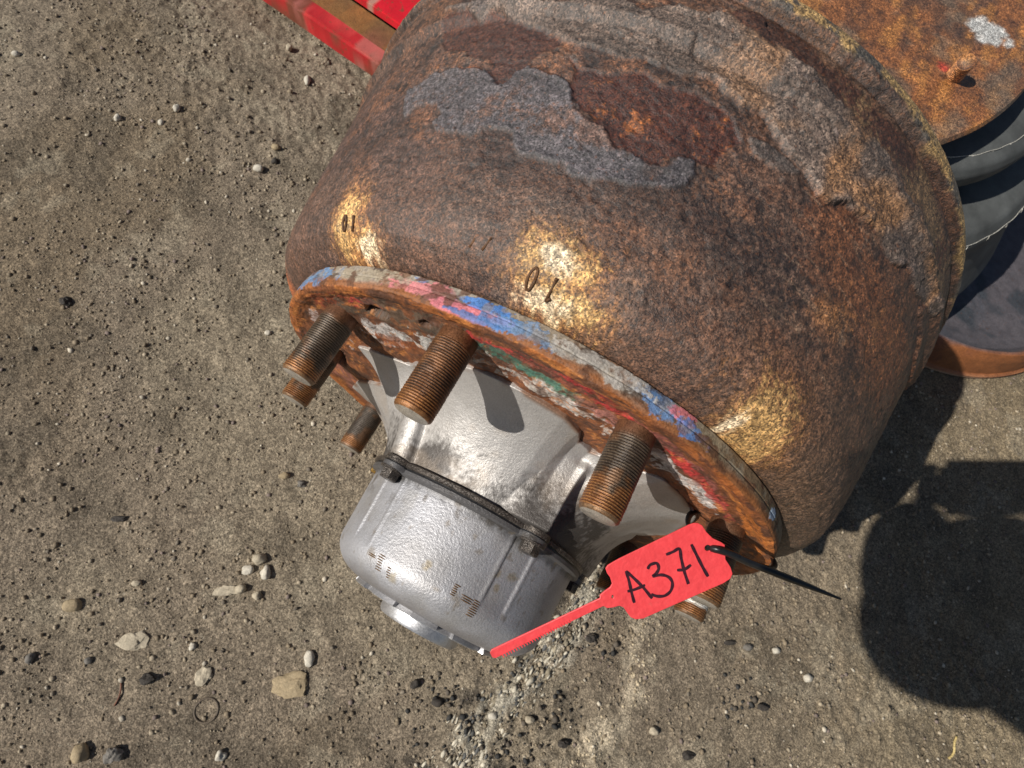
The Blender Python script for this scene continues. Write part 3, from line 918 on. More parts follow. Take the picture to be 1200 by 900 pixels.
# ---- silver hub barrel with ribs
BOLTS = [-50, 22, 94, 166, 238]
rt = [(-180, .135), (-160, .13), (-152, .140), (-144, .172), (-118, .173), (-108, .150), (-98, .118), (-80, .122), (-70, .142), (-62, .128), (-52, .116), (-40, .122),
      (-28, .133), (-20, .137), (-8, .136), (4, .133), (10, .124), (14, .110), (20, .107), (26, .120), (33, .146), (40, .149), (52, .148), (66, .138), (90, .132), (180, .135)]
tb_ = np.radians(np.arange(-180, 180, 0.5))
sb = np.concatenate([[-.25, -.02], np.linspace(0, 1, 90), [1.03]])
Sg, Tg = np.meshgrid(sb, tb_, indexing='ij')
s3, T3 = Sg.ravel(), Tg.ravel()
t3 = np.degrees(T3)
rf = np.interp(t3, [a for a, b in rt], [b for a, b in rt])
sc3 = np.clip(s3, 0, 1)
z3 = np.where(s3 < 0, -.001 + s3 * .03, -.001 + .0555 * (0.28 * sc3 + 0.72 * sc3 ** 1.5))
fr = (1 - sc3)
r3 = .0825 + (rf - .0825) * (0.45 * fr + 0.55 * fr ** 2.4)
P3 = cyl(r3, T3, z3)
rib = np.zeros_like(r3)
for i, b in enumerate(BOLTS):
    d = (t3 - b + 180) % 360 - 180
    if i == 0:
        rib = np.maximum(rib, .0105 * np.sqrt(np.clip(1 - (d / 7.0) ** 2, 0, 1)) * sstep(.15, .55, sc3))
        rib = np.maximum(rib, .003 * sstep(-26, -8, d) * sstep(5, 0, d) * sstep(.1, .8, sc3))
    else:
        wl, wr = 20 * (0.25 + 0.75 * sc3), 3.2
        f_ = np.where(d < 0, np.clip(1 + d / wl, 0, 1), np.clip(1 - d / wr, 0, 1))
        rib = np.maximum(rib, (.003 + .013 * sc3) * f_ ** 1.15 * sstep(.12, .3, sc3))
r3 = r3 + rib * sstep(1.02, 0.97, s3)
r3 += 0.0005 * fbm(P3, 45, 3, 600) * sstep(-.1, .1, s3)
c3 = np.tile(lin(186, 182, 178), (len(r3), 1))
c3 = mixc(c3, lin(128, 116, 104), sstep(.1, .8, fbm(P3, 22, 4, 605)) * .45)
gn = 0.8 * fbm(P3, 45, 3, 601) + 0.5 * fbm(P3, 500, 3, 602)
gr = sstep(.0, .7, sc3 * 1.35 - .72 + .45 * gn)
gr = np.clip(gr + sstep(24, 31, t3) * sstep(62, 50, t3) * sstep(.35, .75, sc3 + .25 * gn) * 1.0, 0, 1)
c3 = mixc(c3, lin(58, 52, 48), gr * 0.88)
c3 = mixc(c3, lin(176, 158, 138), sstep(.1, .6, fbm(P3, 35, 4, 603)) * 0.25)
c3 = mixc(c3, lin(140, 96, 62), sstep(.05, 0.0, s3) * sstep(-.3, .4, fbm(P3, 80, 4, 604)) * 0.8)
me = mesh_np('hub_barrel', cyl(r3, T3, z3), grid_faces(len(sb), len(tb_), True)[:, ::-1], c3)
link('hub_barrel', me, M['silver'], root)['label'] = 'silver painted hub barrel with ribs and black grease'


def lathe(name, prof, mat, parent, seg=180, mod=None, colf=None, caps=True):
    """prof: (z, r) list along the axle; mod(t_deg, z, r) -> r"""
    tt = np.linspace(-PI, PI, seg, endpoint=False)
    zz = np.array([p[0] for p in prof])
    rr = np.array([p[1] for p in prof])
    Z_, T_ = np.meshgrid(zz, tt, indexing='ij')
    R_, _ = np.meshgrid(rr, tt, indexing='ij')
    Z_, T_, R_ = Z_.ravel(), T_.ravel(), R_.ravel()
    if mod:
        R_ = mod(np.degrees(T_), Z_, R_)
    P = cyl(R_, T_, Z_)
    c = colf(np.degrees(T_), Z_, P) if colf else None
    F = grid_faces(len(zz), seg, True)[:, ::-1]
    me = mesh_np(name, P, F, c)
    me.set_sharp_from_angle(angle=R(38))
    return link(name, me, mat, parent)


def ears(base_w, grow):
    def f(t, z, r):
        out = r.copy()
        for b in BOLTS:
            d = ((t - b + 180) % 360 - 180)
            x = np.radians(d) * .09
            bump_ = np.sqrt(np.clip(.0105 ** 2 - x ** 2, 0, None))
            out = np.maximum(out, np.where(r > .06, np.where(np.abs(x) < .0105, .0845 + bump_ * grow, 0), 0))
        return out
    return f


# joint flange between barrel and cap: two thin plates with a dark gasket between
lathe('joint_flange', [(.0535, .05), (.0535, .0860), (.0542, .0868), (.0568, .0868), (.0572, .0862), (.0572, .05)], M['grease'], root, 540, ears(0, 1.0))
lathe('gasket', [(.0570, .05), (.0570, .0852), (.0584, .0852), (.0584, .05)], M['black'], root, 360, ears(0, 0.9))

# cap
CZ0, CZ1 = .058, .1300
capp = [(CZ0, .05), (CZ0, .0850), (.0586, .0858), (.0612, .0858), (.0620, .0850), (.0626, .0822)]
for q in np.linspace(.064, .1080, 30):
    capp.append((q, .0815 - (q - .064) * .045))
for a in np.linspace(0, PI / 2, 20)[1:]:
    capp.append((.1080 + .022 * math.sin(a), .0795 - .0285 + .0285 * math.cos(a) + 0.0))
capp += [(.1302, .045), (.1302, .030), (.1302, .001)]


def cap_mod(t, z, r):
    out = ears(0, .95)(t, z, np.where(z < .0618, r, 0))
    out = np.where(z < .0618, out, r)
    for b in BOLTS:
        d = ((t - b + 180) % 360 - 180)
        out = out - np.where((z > .0625) & (r > .06), .0007 * sstep(6.8, 5.2, np.abs(d)) * sstep(.112, .100, z), 0) 
        out = out + np.where((z > .0625) & (r > .06), .0004 * sstep(9, 6.8, np.abs(d)) * sstep(5.2, 6.8, np.abs(d)) * sstep(.112, .1, z), 0)
    return out


SCR = []
for (a0, z0, n_, wd, gap, dirw) in ((-33, .1150, 7, 2.0, .0014, 0), (-27.0, .1175, 5, 1.2, .0013, 0), (-38.5, .1135, 2, 2.6, .0010, 0), (9.5, .1090, 3, 3.6, .0013, 0), (14.0, .1115, 8, 2.2, .0013, 0), (3.0, .1075, 6, 1.4, .0012, 0)):
    for i in range(n_):
        SCR.append((a0 + random.uniform(-.3, .3), z0 + (i - n_ / 2) * gap, wd * random.uniform(.7, 1.1)))


def cap_col(t, z, P):
    c = np.tile(lin(180, 180, 184), (len(t), 1))
    c = mixc(c, lin(140, 134, 126), sstep(.2, .9, fbm(P, 14, 4, 706)) * .5)
    c = mixc(c, lin(104, 96, 88), sstep(.12, .132, z + .004 * fbm(P, 60, 3, 707)) * .5)
    n_ = fbm(P, 40, 4, 700)
    c = mixc(c, lin(172, 168, 162), sstep(.1, .7, n_) * 0.35)
    c = mixc(c, lin(96, 86, 74), sstep(.35, .7, fbm(P, 130, 4, 701)) * sstep(.09, .064, z) * 0.7)
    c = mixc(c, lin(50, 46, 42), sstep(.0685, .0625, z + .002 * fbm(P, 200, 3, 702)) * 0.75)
    c = mixc(c, lin(130, 116, 96), sstep(.75, .9, fbm(P, 160, 4, 703)) * 0.5)
    for a0, z0 in ((-12, .103), (19, .095), (17, .088), (24, .085), (-24, .118)):
        d = np.hypot(np.radians(t - a0) * .08, z - z0) + .002 * fbm(P, 300, 3, 704)
        c = mixc(c, lin(150, 134, 100), sstep(.0032, .0012, d) * 0.6)
    return c


cap = lathe('hub_cap', capp, M['silver'], root, 720, cap_mod, cap_col)
cap['label'] = 'rounded silver hub cap with scratches'


def cap_r(z):
    zz = [p[0] for p in capp[5:]]
    rr = [p[1] for p in capp[5:]]
    return float(np.interp(z, zz, rr))


M['scratch'] = tinted('bare_scratched_metal', base=tuple(lin(112, 84, 52)), rough=(0.5, 0.7), metallic=0.3, bump=())
for a0, z0, wd in SCR:
    pts = [cyl1(cap_r(z0) + .00012, a0 + wd * k / 3, z0) for k in range(-3, 4)]
    link('scratch_mark', tube_mesh('scratch_mark', pts, [.0001, .00028, .00034, .00036, .00034, .00028, .0001], 6), M['scratch'], cap)

# end plates of the cap
def teeth(t, z, r):
    k = (np.floor((t + 180) / 3.0) * 7919) % 11
    return np.where(r > .05, r - .0035 * (k < 4), r)


lathe('end_plate', [(.1300, .03), (.1300, .0535), (.1326, .0545), (.1332, .0540), (.1332, .03)], M['machined'], root, 480, teeth)
lathe('end_boss', [(.1330, .005), (.1330, .0300), (.1340, .0308), (.1400, .0300), (.1420, .0285), (.1424, .024), (.1424, .001)], M['machined'], root, 200)


# hex bolts on the ears
def hexbolt(name, a_deg, r_, z_, rad, hgt, mat, washer=True):
    bm = bmesh.new()
    def disc(n, rr, z0, z1, rot=0.0, bev=0.0):
        rings = []
        lev = [(z0, rr), (z1 - bev, rr)] + ([(z1, rr - bev)] if bev else [])
        for zz_, rq in lev:
            ring = []
            for i in range(n):
                a = 2 * PI * i / n + rot
                ring.append(bm.verts.new((rq * math.cos(a), rq * math.sin(a), zz_)))
            rings.append(ring)
        for A, B in zip(rings[:-1], rings[1:]):
            for i in range(n):
                bm.faces.new((A[i], A[(i + 1) % n], B[(i + 1) % n], B[i]))
        bm.faces.new(rings[-1])
        bm.faces.new(rings[0][::-1])
    if washer:
        disc(28, rad * 1.28, 0, .0014)
    disc(6, rad, .0013, hgt, 0.4, .0007)
    me = bpy.data.meshes.new(name)
    bmesh.ops.recalc_face_normals(bm, faces=bm.faces)
    bm.to_mesh(me)
    bm.free()
    o = link(name, me, mat, root)
    c = cyl1(r_, a_deg, z_)
    o.matrix_world = Matrix.Translation(c) @ Matrix.Rotation(R(90), 4, 'X')
    return o


for b in BOLTS:
    hexbolt('hex_bolt', b, .0868, .0612, .0066, .0075, M['grease'])
hexbolt('brass_plug', -91, .0830, .056, .0040, .008, M['brass'], False)['label'] = 'small brass hex plug on the side of the hub'

# ------------------------------------------------------------------ red tag and cable tie
TAG_ROT = CAM_ROT.to_4x4() @ Matrix.Rotation(R(2.5), 4, 'X')
TAG_OUT = [(-16.36, -0.47), (-15.32, 1.1), (-12.53, 2.8), (-9.03, 4.82), (29.13, 23.7), (31.49, 24.46), (33.63, 24.54), (35.89, 23.26), (38.15, 19.73), (41.78, 16.16), (46.32, 14.03), (48.32, 12.66), (48.42, 9.44), (48.87, 4.64), (51.79, 0.19), (52.88, -3.33), (51.79, -5.91), (48.14, -8.39), (4.18, -28.2), (0.19, -28.62), (-2.45, -27.48), (-4.2, -25.26), (-6.4, -21.92), (-9.03, -20.96), (-12.53, -22.01), (-15.58, -22.3), (-17.76, -21.14), (-77.1, -50.51), (-78.75, -50.14), (-79.91, -47.75), (-79.23, -46.24), (-19.33, -17.22), (-19.33, -15.42), (-16.89, -13.23), (-13.84, -11.05), (-12.7, -8.96), (-13.84, -5.26), (-15.58, -2.81)]


def tag_z(x):
    """the soft plastic bends a little along its length"""
    return -0.0000020 * 1000 * (x * x) * 0.35 if x < 0 else 0.05 * (x * 1000) ** 2 / 1e6


def curve_plate(name, outline, holes, thick, mat, parent, bevel=0.0):
    cu = bpy.data.curves.new(name, 'CURVE')
    cu.dimensions = '2D'
    cu.fill_mode = 'BOTH'
    cu.extrude = thick / 2 - bevel
    cu.bevel_depth = bevel
    cu.bevel_resolution = 1
    for pts in [outline] + holes:
        sp = cu.splines.new('POLY')
        sp.points.add(len(pts) - 1)
        for p, (x, y) in zip(sp.points, pts):
            p.co = (x / 1000, y / 1000, 0, 1)
        sp.use_cyclic_u = True
    tmp = bpy.data.objects.new(name, cu)
    COL.objects.link(tmp)
    dg = bpy.context.evaluated_depsgraph_get()
    me = bpy.data.meshes.new_from_object(tmp.evaluated_get(dg))
    bpy.data.objects.remove(tmp)
    me.name = name
    me.materials.clear()
    return link(name, me, mat, parent)


def ribbon(name, pts, width, z, mat, parent):
    pts = [Vector((x / 1000, y / 1000)) for x, y in pts]
    # smooth with Catmull-Rom
    out = []
    for i in range(len(pts) - 1):
        p0, p1, p2, p3 = pts[max(i - 1, 0)], pts[i], pts[i + 1], pts[min(i + 2, len(pts) - 1)]
        for k in range(6):
            t = k / 6
            out.append(0.5 * ((2 * p1) + (-p0 + p2) * t + (2 * p0 - 5 * p1 + 4 * p2 - p3) * t * t + (-p0 + 3 * p1 - 3 * p2 + p3) * t ** 3))
    out.append(pts[-1])
    bm = bmesh.new()
    prev = None
    n = len(out)
    for i, p in enumerate(out):
        d = (out[min(i + 1, n - 1)] - out[max(i - 1, 0)]).normalized()
        q = Vector((-d.y, d.x))
        k = width / 2 * (0.72 + 0.3 * math.sin(i * 0.9) * 0.3 + 0.25 * min(1, i / 3, (n - 1 - i) / 2 + .3))
        a = bm.verts.new((p.x + q.x * k, p.y + q.y * k, z))
        b = bm.verts.new((p.x - q.x * k, p.y - q.y * k, z))
        if prev:
            bm.faces.new((prev[0], prev[1], b, a))
        prev = (a, b)
    for v in list(bm.verts):
        v.co.z = z
    return from_bm(name, bm, mat, parent, smooth=False)


seal = thing('plastic_tag', 'coral red plastic seal tag with A371 handwritten in dark marker, tied to a stud', 'tag')
seal.matrix_world = Matrix.Translation((0.0828, -0.0506, 0.3722)) @ TAG_ROT
hole1 = [(39.34 + 2.0 * math.cos(a), 10.99 + 2.0 * math.sin(a)) for a in np.linspace(0, 2 * PI, 20, endpoint=False)]
hole2 = [(-12.6 + 0.9 * math.cos(a), -16.2 + 1.3 * math.sin(a)) for a in np.linspace(0, 2 * PI, 12, endpoint=False)]
plate = curve_plate('tag_plate', TAG_OUT, [hole1, hole2], 0.0012, M['tagp'], seal, 0.0003)
STROKES = [[(-5.52, -1.72), (-3.77, -7.33), (-2.18, -14.23), (-0.69, -19.59)], [(-5.52, -1.72), (-1.13, -5.72), (4.18, -11.06), (9.04, -17.08)], [(-4.64, -13.11), (-0.25, -11.91), (5.06, -9.55)], [(6.39, -0.67), (7.72, 1.69), (11.26, 2.6), (12.42, -0.19), (11.26, -2.74), (9.49, -4.56), (13.93, -3.86), (17.94, -5.13), (19.99, -8.22), (19.28, -12.5), (16.15, -15.39), (12.15, -15.83), (8.42, -14.82)], [(16.33, 7.42), (20.17, 9.02), (23.57, 10.64), (24.64, 5.43), (26.44, -1.97), (28.86, -8.98)], [(22.41, -1.15), (26.44, -0.85), (30.03, 1.8)], [(30.03, 13.21), (33.18, 6.88), (36.34, 0.72), (39.52, -4.78)]]
for i, st in enumerate(STROKES):
    ribbon('ink_stroke', st, 0.00175, 0.00066 + i * 0.00004, M['ink'], plate)
# ridges across the seal's tail
for i in range(26):
    t = 0.30 + i * 0.024
    cx, cy = -18.2 + t * (-79.0 + 18.2), -20.2 + t * (-52.6 + 20.2)
    dx, dy = 0.47 * .95, -0.88 * .95
    bm = bmesh.new()
    lx, ly = 0.88 * .28, 0.47 * .28
    c_ = [(cx - dx - lx, cy - dy - ly), (cx + dx - lx, cy + dy - ly), (cx + dx + lx, cy + dy + ly), (cx - dx + lx, cy - dy + ly)]
    lo = [bm.verts.new((x / 1000, y / 1000, 0.0005)) for x, y in c_]
    hi = [bm.verts.new((x / 1000 * 1, y / 1000, 0.0008)) for x, y in c_]
    bm.faces.new(hi)
    for k in range(4):
        bm.faces.new((lo[k], lo[(k + 1) % 4], hi[(k + 1) % 4], hi[k]))
    from_bm('tail_ridge', bm, M['tagp'], plate, smooth=False)

tie = thing('cable_tie', 'black cable tie looped through the red tag, its pointed end sticking out to the right', 'cable tie', (0.1247, -0.0213, 0.3851))


def at_tie(me):
    me.transform(Matrix.Translation((-0.1247, 0.0213, -0.3851)))
    return me


def smooth_pts(P, k=6, closed=False):
    P = [Vector(p) for p in P]
    n = len(P)
    out = []
    for i in range(n if closed else n - 1):
        if closed:
            p0, p1, p2, p3 = P[(i - 1) % n], P[i], P[(i + 1) % n], P[(i + 2) % n]
        else:
            p0, p1, p2, p3 = P[max(i - 1, 0)], P[i], P[i + 1], P[min(i + 2, n - 1)]
        for j in range(k):
            t = j / k
            out.append(0.5 * ((2 * p1) + (-p0 + p2) * t + (2 * p0 - 5 * p1 + 4 * p2 - p3) * t * t + (-p0 + 3 * p1 - 3 * p2 + p3) * t ** 3))
    out.append(P[0] if closed else P[-1])
    return out


loop = smooth_pts([(0.1134, -0.0221, 0.3782), (0.1134, -0.0227, 0.3825), (0.1172, -0.0222, 0.3848), (0.1233, -0.021, 0.3847), (0.1342, -0.0177, 0.38), (0.1624, -0.0086, 0.361), (0.1696, 0.0037, 0.3421), (0.1527, 0.0099, 0.3337), (0.1272, 0.009, 0.3398), (0.1115, 0.0013, 0.3487), (0.1062, -0.0093, 0.3586), (0.1079, -0.0179, 0.3704), (0.1134, -0.0221, 0.3782)])
link('loop', at_tie(tube_mesh('loop', loop, 0.0019, 8, 0.45, up=CAM_ROT @ Vector((0, 0, 1)))), M['black'], tie)
tail = smooth_pts([(0.1138, -0.0224, 0.3789), (0.1142, -0.0228, 0.383), (0.1169, -0.0224, 0.3856), (0.1242, -0.021, 0.3857), (0.1373, -0.0191, 0.3827), (0.1661, -0.0142, 0.3781), (0.1867, -0.0107, 0.3752), (0.1985, -0.0088, 0.3737)])
nt_ = len(tail)
link('tail', at_tie(tube_mesh('tail', tail, [min(.0026, .0004 + .0026 * (1 - ((tail[i] - tail[0]).length / (tail[-1] - tail[0]).length) ** 2.2) + .0004) for i in range(nt_)], 8, 0.75,
     up=CAM_ROT @ Vector((0, 0, 1)))), M['black'], tie)
bm = bmesh.new()
bmesh.ops.create_cube(bm, size=1)
bmesh.ops.scale(bm, vec=(0.0058, 0.0052, 0.0042), verts=bm.verts)
bmesh.ops.bevel(bm, geom=bm.edges[:], offset=0.0008, segments=2, affect='EDGES')
hd = from_bm('head', bm, M['black'], tie, angle=40)
hd.matrix_world = Matrix.Translation((0.1292, -0.0199, 0.3840)) @ CAM_ROT.to_4x4() @ Matrix.Rotation(R(-25), 4, 'Z')


# ------------------------------------------------------------------ surroundings
def box(name, x0, x1, y0, y1, z0, z1, mat, parent, bev=0.002, tintc=None):
    bm = bmesh.new()
    bmesh.ops.create_cube(bm, size=1)
    for v in bm.verts:
        v.co = Vector(((x0 + x1) / 2 + v.co.x * (x1 - x0), (y0 + y1) / 2 + v.co.y * (y1 - y0), (z0 + z1) / 2 + v.co.z * (z1 - z0)))
    # cut lengthways so that rust can be laid on
    es = [e for e in bm.edges if abs(e.verts[0].co.x - e.verts[1].co.x) > 1e-6]
    bmesh.ops.bevel(bm, geom=bm.edges[:], offset=bev, segments=2, affect='EDGES')
    bmesh.ops.subdivide_edges(bm, edges=[e for e in bm.edges if abs(e.verts[0].co.x - e.verts[1].co.x) > (x1 - x0) * .5], cuts=160)
    o = from_bm(name, bm, mat, parent, angle=40)
    if tintc:
        me = o.data
        P = np.array([v.co[:] for v in me.vertices])
        at = me.color_attributes.new('tint', 'FLOAT_COLOR', 'POINT')
        c = np.ones((len(P), 4), np.float32)
        c[:, :3] = tintc(P)
        at.data.foreach_set('color', c.ravel())
    return o


# ---- red steel frame beyond the drum
frame = thing('steel_frame', 'red painted rusty steel frame lying on the ground behind the drum', 'steel frame', (-0.448, 0.446, 0))
frame.rotation_euler = (0, 0, R(-6.3))


def redt(P):
    c = np.tile(lin(190, 40, 44), (len(P), 1))
    c = mixc(c, lin(222, 84, 78), sstep(.1, .5, fbm(P, 30, 3, 800)) * .5)
    c = mixc(c, lin(112, 74, 54), sstep(.0, .3, fbm(P + 3, 26, 5, 801)) * .85)
    c = mixc(c, lin(150, 66, 50), sstep(-.12, -.3, P[:, 0]) * .6)
    c = mixc(c, lin(196, 120, 110), sstep(.35, .5, fbm(P * np.array([.4, 1, 1]), 90, 4, 805)) * .6)
    return c


def redp(P):
    c = np.tile(lin(214, 28, 44), (len(P), 1))
    return mixc(c, lin(190, 160, 140), sstep(.45, .55, fbm(P + 5, 45, 3, 802)) * .8)


def rustt(P):
    c = np.tile(lin(140, 96, 52), (len(P), 1))
    c = mixc(c, lin(128, 70, 60), sstep(0, .5, fbm(P, 25, 3, 803)) * .7)
    return mixc(c, lin(96, 84, 56), sstep(0, .5, fbm(P + 9, 18, 3, 804)) * .7)


box('side_rail', -.36, .62, 0.004, .032, .012, .046, M['red'], frame, .004, redt)
box('rusty_plate', -.36, .62, .038, .086, .012, .030, M['paint_rust'], frame, .002, rustt)
box('red_plate', -.20, .62, .084, .30, .032, .046, M['red'], frame, .002, redp)
box('foot', -.34, -.30, .004, .20, -.01, .0122, M['paint_rust'], frame, .001, rustt)
box('foot', .40, .44, .004, .20, -.01, .0122, M['paint_rust'], frame, .001, rustt)


def vlathe(name, c, prof, mat, parent, seg=240, colf=None, rel=0.0):
    tt = np.linspace(0, 2 * PI, seg, endpoint=False)
    zz = np.array([p[0] for p in prof])
    rr = np.array([p[1] for p in prof])
    Z_, T_ = np.meshgrid(zz, tt, indexing='ij')
    R_, _ = np.meshgrid(rr, tt, indexing='ij')
    P = np.stack([(R_ * np.sin(T_)).ravel(), (R_ * np.cos(T_)).ravel(), Z_.ravel()], -1)
    if rel:
        P[:, 2] += rel * fbm(P, 40, 4, 830)
    cc_ = colf(P) if colf else None
    me = mesh_np(name, P, grid_faces(len(zz), seg, True), cc_)
    me.set_sharp_from_angle(angle=R(45))
    o = link(name, me, mat, parent)
    o.location = c
    return o


def dense_prof(pts, step=.004):
    out = []
    for (a, b), (c, d) in zip(pts[:-1], pts[1:]):
        n = max(1, int(math.hypot(c - a, d - b) / step))
        for i in range(n):
            out.append((a + (c - a) * i / n, b + (d - b) * i / n))
    out.append(pts[-1])
    return out


# ---- rusty plate with a stud, upper right
disc = thing('rusty_disc', 'orange rusty steel disc with one short threaded stud and a grey worn patch', 'steel disc', (-0.081, 0.738, 0.30))


SX, SY, QX, QY = 0.3006, -0.1592, 0.3289, -0.0616


def disct(P):
    c = np.tile(lin(140, 88, 50), (len(P), 1))
    c = mixc(c, lin(92, 66, 50), sstep(-.1, .5, fbm(P, 16, 4, 810)) * .8)
    c = mixc(c, lin(176, 118, 60), sstep(.05, .5, fbm(P * np.array([1.6, .6, 1]), 55, 5, 811)) * .7)
    c = mixc(c, lin(60, 44, 38), sstep(.2, .5, fbm(P * np.array([1.6, .6, 1]), 90, 4, 815)) * .6)
    c = mixc(c, lin(112, 100, 84), sstep(.1, .5, fbm(P + 4, 28, 4, 812)) * .55)
    d = np.hypot((P[:, 0] - QX) / .026, (P[:, 1] - QY) / .022) + .4 * fbm(P, 70, 4, 813)
    c = mixc(c, lin(196, 196, 192), sstep(1.0, .75, d) * .9)
    d = np.hypot(P[:, 0] - SX + .012, P[:, 1] - SY - .008) + .003 * fbm(P, 120, 3, 814)
    return mixc(c, lin(190, 60, 44), sstep(.008, .005, d) * .8)


vlathe('plate', (0, 0, 0), dense_prof([(-.022, .01), (-.022, .388), (-.020, .396), (-.004, .4010), (0, .398), (.0002, .378), (.0016, .372), (.001, .02)], .0035), M['rust'], disc, 420, disct, .0009)
seg = 24
zz = np.arange(-.012, .022, .0004)
Z_, T_ = np.meshgrid(zz, np.linspace(0, 2 * PI, seg, endpoint=False), indexing='ij')
Z_, T_ = Z_.ravel(), T_.ravel()
r_ = .0088 - .0016 * (1 - np.abs(((Z_ / .0026 - T_ / (2 * PI)) % 1) * 2 - 1))
Pd = np.stack([r_ * np.cos(T_), r_ * np.sin(T_), Z_], -1)
cd_ = mixc(np.tile(lin(104, 64, 40), (len(Pd), 1)), lin(206, 140, 84), sstep(.0078, .0086, r_))
nz = len(zz)
Pd = np.vstack([Pd, [[0, 0, zz[-1]]]])
cd_ = np.vstack([cd_, lin(150, 110, 70)])
me = bpy.data.meshes.new('threaded_stud')
fs = [tuple(f) for f in grid_faces(nz, seg, True)] + [((nz - 1) * seg + j, (nz - 1) * seg + (j + 1) % seg, nz * seg) for j in range(seg)]
me.from_pydata([tuple(p) for p in Pd], [], fs)
at = me.color_attributes.new('tint', 'FLOAT_COLOR', 'POINT')
ca2 = np.ones((len(Pd), 4), np.float32)
ca2[:, :3] = cd_
at.data.foreach_set('color', ca2.ravel())
me.polygons.foreach_set('use_smooth', np.ones(len(me.polygons), bool))
o = link('threaded_stud', me, M['rust'], disc)
o.location = (SX, SY, .0075)
o.rotation_euler = (R(28), R(-18), 0)

# ---- grey rubber bellows below it
bel = thing('rubber_bellows', 'dusty grey rubber air spring bellows between the two rusty discs at the right', 'air spring', (0.10, 0.75, 0.0))


def lobe(z0, z1, R0, R1, n=14):
    return [(z1 + (z0 - z1) * i / n, R0 + (R1 - R0) * math.sin(PI * i / n) ** .55) for i in range(n + 1)]


prof_b = [(.276, .02), (.276, .20), (.264, .22), (.262, .275), (.258, .290), (.248, .297), (.232, .297), (.222, .290), (.214, .272),
          (.206, .265), (.200, .285), (.197, .315), (.193, .345), (.182, .358), (.160, .364), (.120, .385), (.085, .408), (.066, .412), (.062, .3), (.062, .02)]
vlathe('bellows', (0, 0, 0), dense_prof(prof_b[::-1], .004), M['rubber'], bel, 360)
# thin mould flash line with loose hairs round each lobe
for zz_, rr_, a0, a1 in ((.262, .2775, 100, 160), (.185, .356, 100, 160)):
    pts = [Vector(((rr_ + .0004 * math.sin(a * .9)) * math.sin(R(a)), (rr_ + .0004 * math.sin(a * .9)) * math.cos(R(a)), zz_ + .0006 * math.sin(a * .5))) for a in np.arange(a0, a1, .8)]
    link('mould_line', tube_mesh('mould_line', pts, .00045, 5), M['flash'], bel)
    for a in np.arange(a0 + 3, a1, 6.5):
        p = Vector((rr_ * math.sin(R(a)), rr_ * math.cos(R(a)), zz_))
        q = p + Vector((.004 * math.sin(R(a + 40)), .004 * math.cos(R(a + 40)), -.008))
        link('rubber_hair', tube_mesh('rubber_hair', [p, (p + q) / 2 + Vector((.001, 0, .001)), q], .0004, 5), M['flash'], bel)

# ---- low rusty dish on the ground, right
dish = thing('rusty_dish', 'low rusty steel dish with blue grey top on the ground at the right edge', 'steel dish', (0.455, 0.773, 0.0))


def disht(P):
    r = np.hypot(P[:, 0], P[:, 1])
    c = np.tile(lin(150, 92, 52), (len(P), 1))
    c = mixc(c, lin(110, 66, 50), sstep(-.1, .4, fbm(P, 20, 4, 820)) * .8)
    top = sstep(.264, .256, r + .004 * fbm(P, 25, 3, 821))
    c = mixc(c, lin(74, 80, 88), top * .9)
    c = mixc(c, lin(50, 56, 62), top * sstep(0, .5, fbm(P, 24, 4, 822)) * .8)
    return mixc(c, lin(196, 164, 140), sstep(.008, .004, P[:, 2]) * sstep(.25, .27, r) * .9)


vlathe('dish', (0, 0, 0), dense_prof([(-.002, .02), (-.002, .275), (.001, .282), (.007, .282), (.009, .277), (.040, .270), (.052, .264), (.052, .258), (.034, .246), (.016, .205), (.012, .02)], .0035), M['paint_rust'], dish, 420, disht, .0005)

# ---- small litter on the ground
ringp = [Vector((.0112 * math.cos(a), .0112 * math.sin(a), 0)) for a in np.linspace(0, 2 * PI, 40)]
rg = link('washer_ring', tube_mesh('washer_ring', ringp, .0011, 8), M['dirtmetal'])
rg.location = (-0.1328, -0.3247, float(ground_h(np.array([[-0.1328, -0.3247, 0.]]))[0]) + .0003)
tag(rg, 'thin dusty ring pressed into the dirt at the lower left', 'ring')
tw = link('straw', tube_mesh('straw', smooth_pts([(0, 0, .003), (.004, .009, .004), (.002, .020, .0045), (.004, .028, .004)], 4), .0013, 6), M['straw'])
tw.location = (.655, .0, 0)
tag(tw, 'short bent dry straw between the two dark shadows at the lower right', 'straw')
tw = link('twig', tube_mesh('twig', smooth_pts([(0, 0, .0025), (.006, -.006, .003), (.010, -.014, .003), (.011, -.022, .0025)], 4), .0008, 6), M['twig'])
tw.location = (-.222, -.335, 0)
tag(tw, 'thin reddish brown twig on the dirt left of the ring print', 'twig')


# ------------------------------------------------------------------ photographer
def skin_body(name, nodes_, edges, mat, parent, sub=2):
    """one continuous surface grown round a skeleton: nodes are (x, y, z, radius_x, radius_y)"""
    me = bpy.data.meshes.new(name)
    me.from_pydata([n[:3] for n in nodes_], edges, [])
    o = link(name, me, None, parent)
    md = o.modifiers.new('skin', 'SKIN')
    md.use_smooth_shade = True
    sv = me.skin_vertices[0].data
    for i, n in enumerate(nodes_):
        sv[i].radius = (n[3], n[4] if len(n) > 4 else n[3])
    sv[0].use_root = True
    ss_ = o.modifiers.new('sub', 'SUBSURF')
    ss_.levels = ss_.render_levels = sub
    dg = bpy.context.evaluated_depsgraph_get()
    m2 = bpy.data.meshes.new_from_object(o.evaluated_get(dg))
    o.modifiers.clear()
    o.data = m2
    m2.name = name
    m2.materials.clear()
    m2.materials.append(mat)
    return o


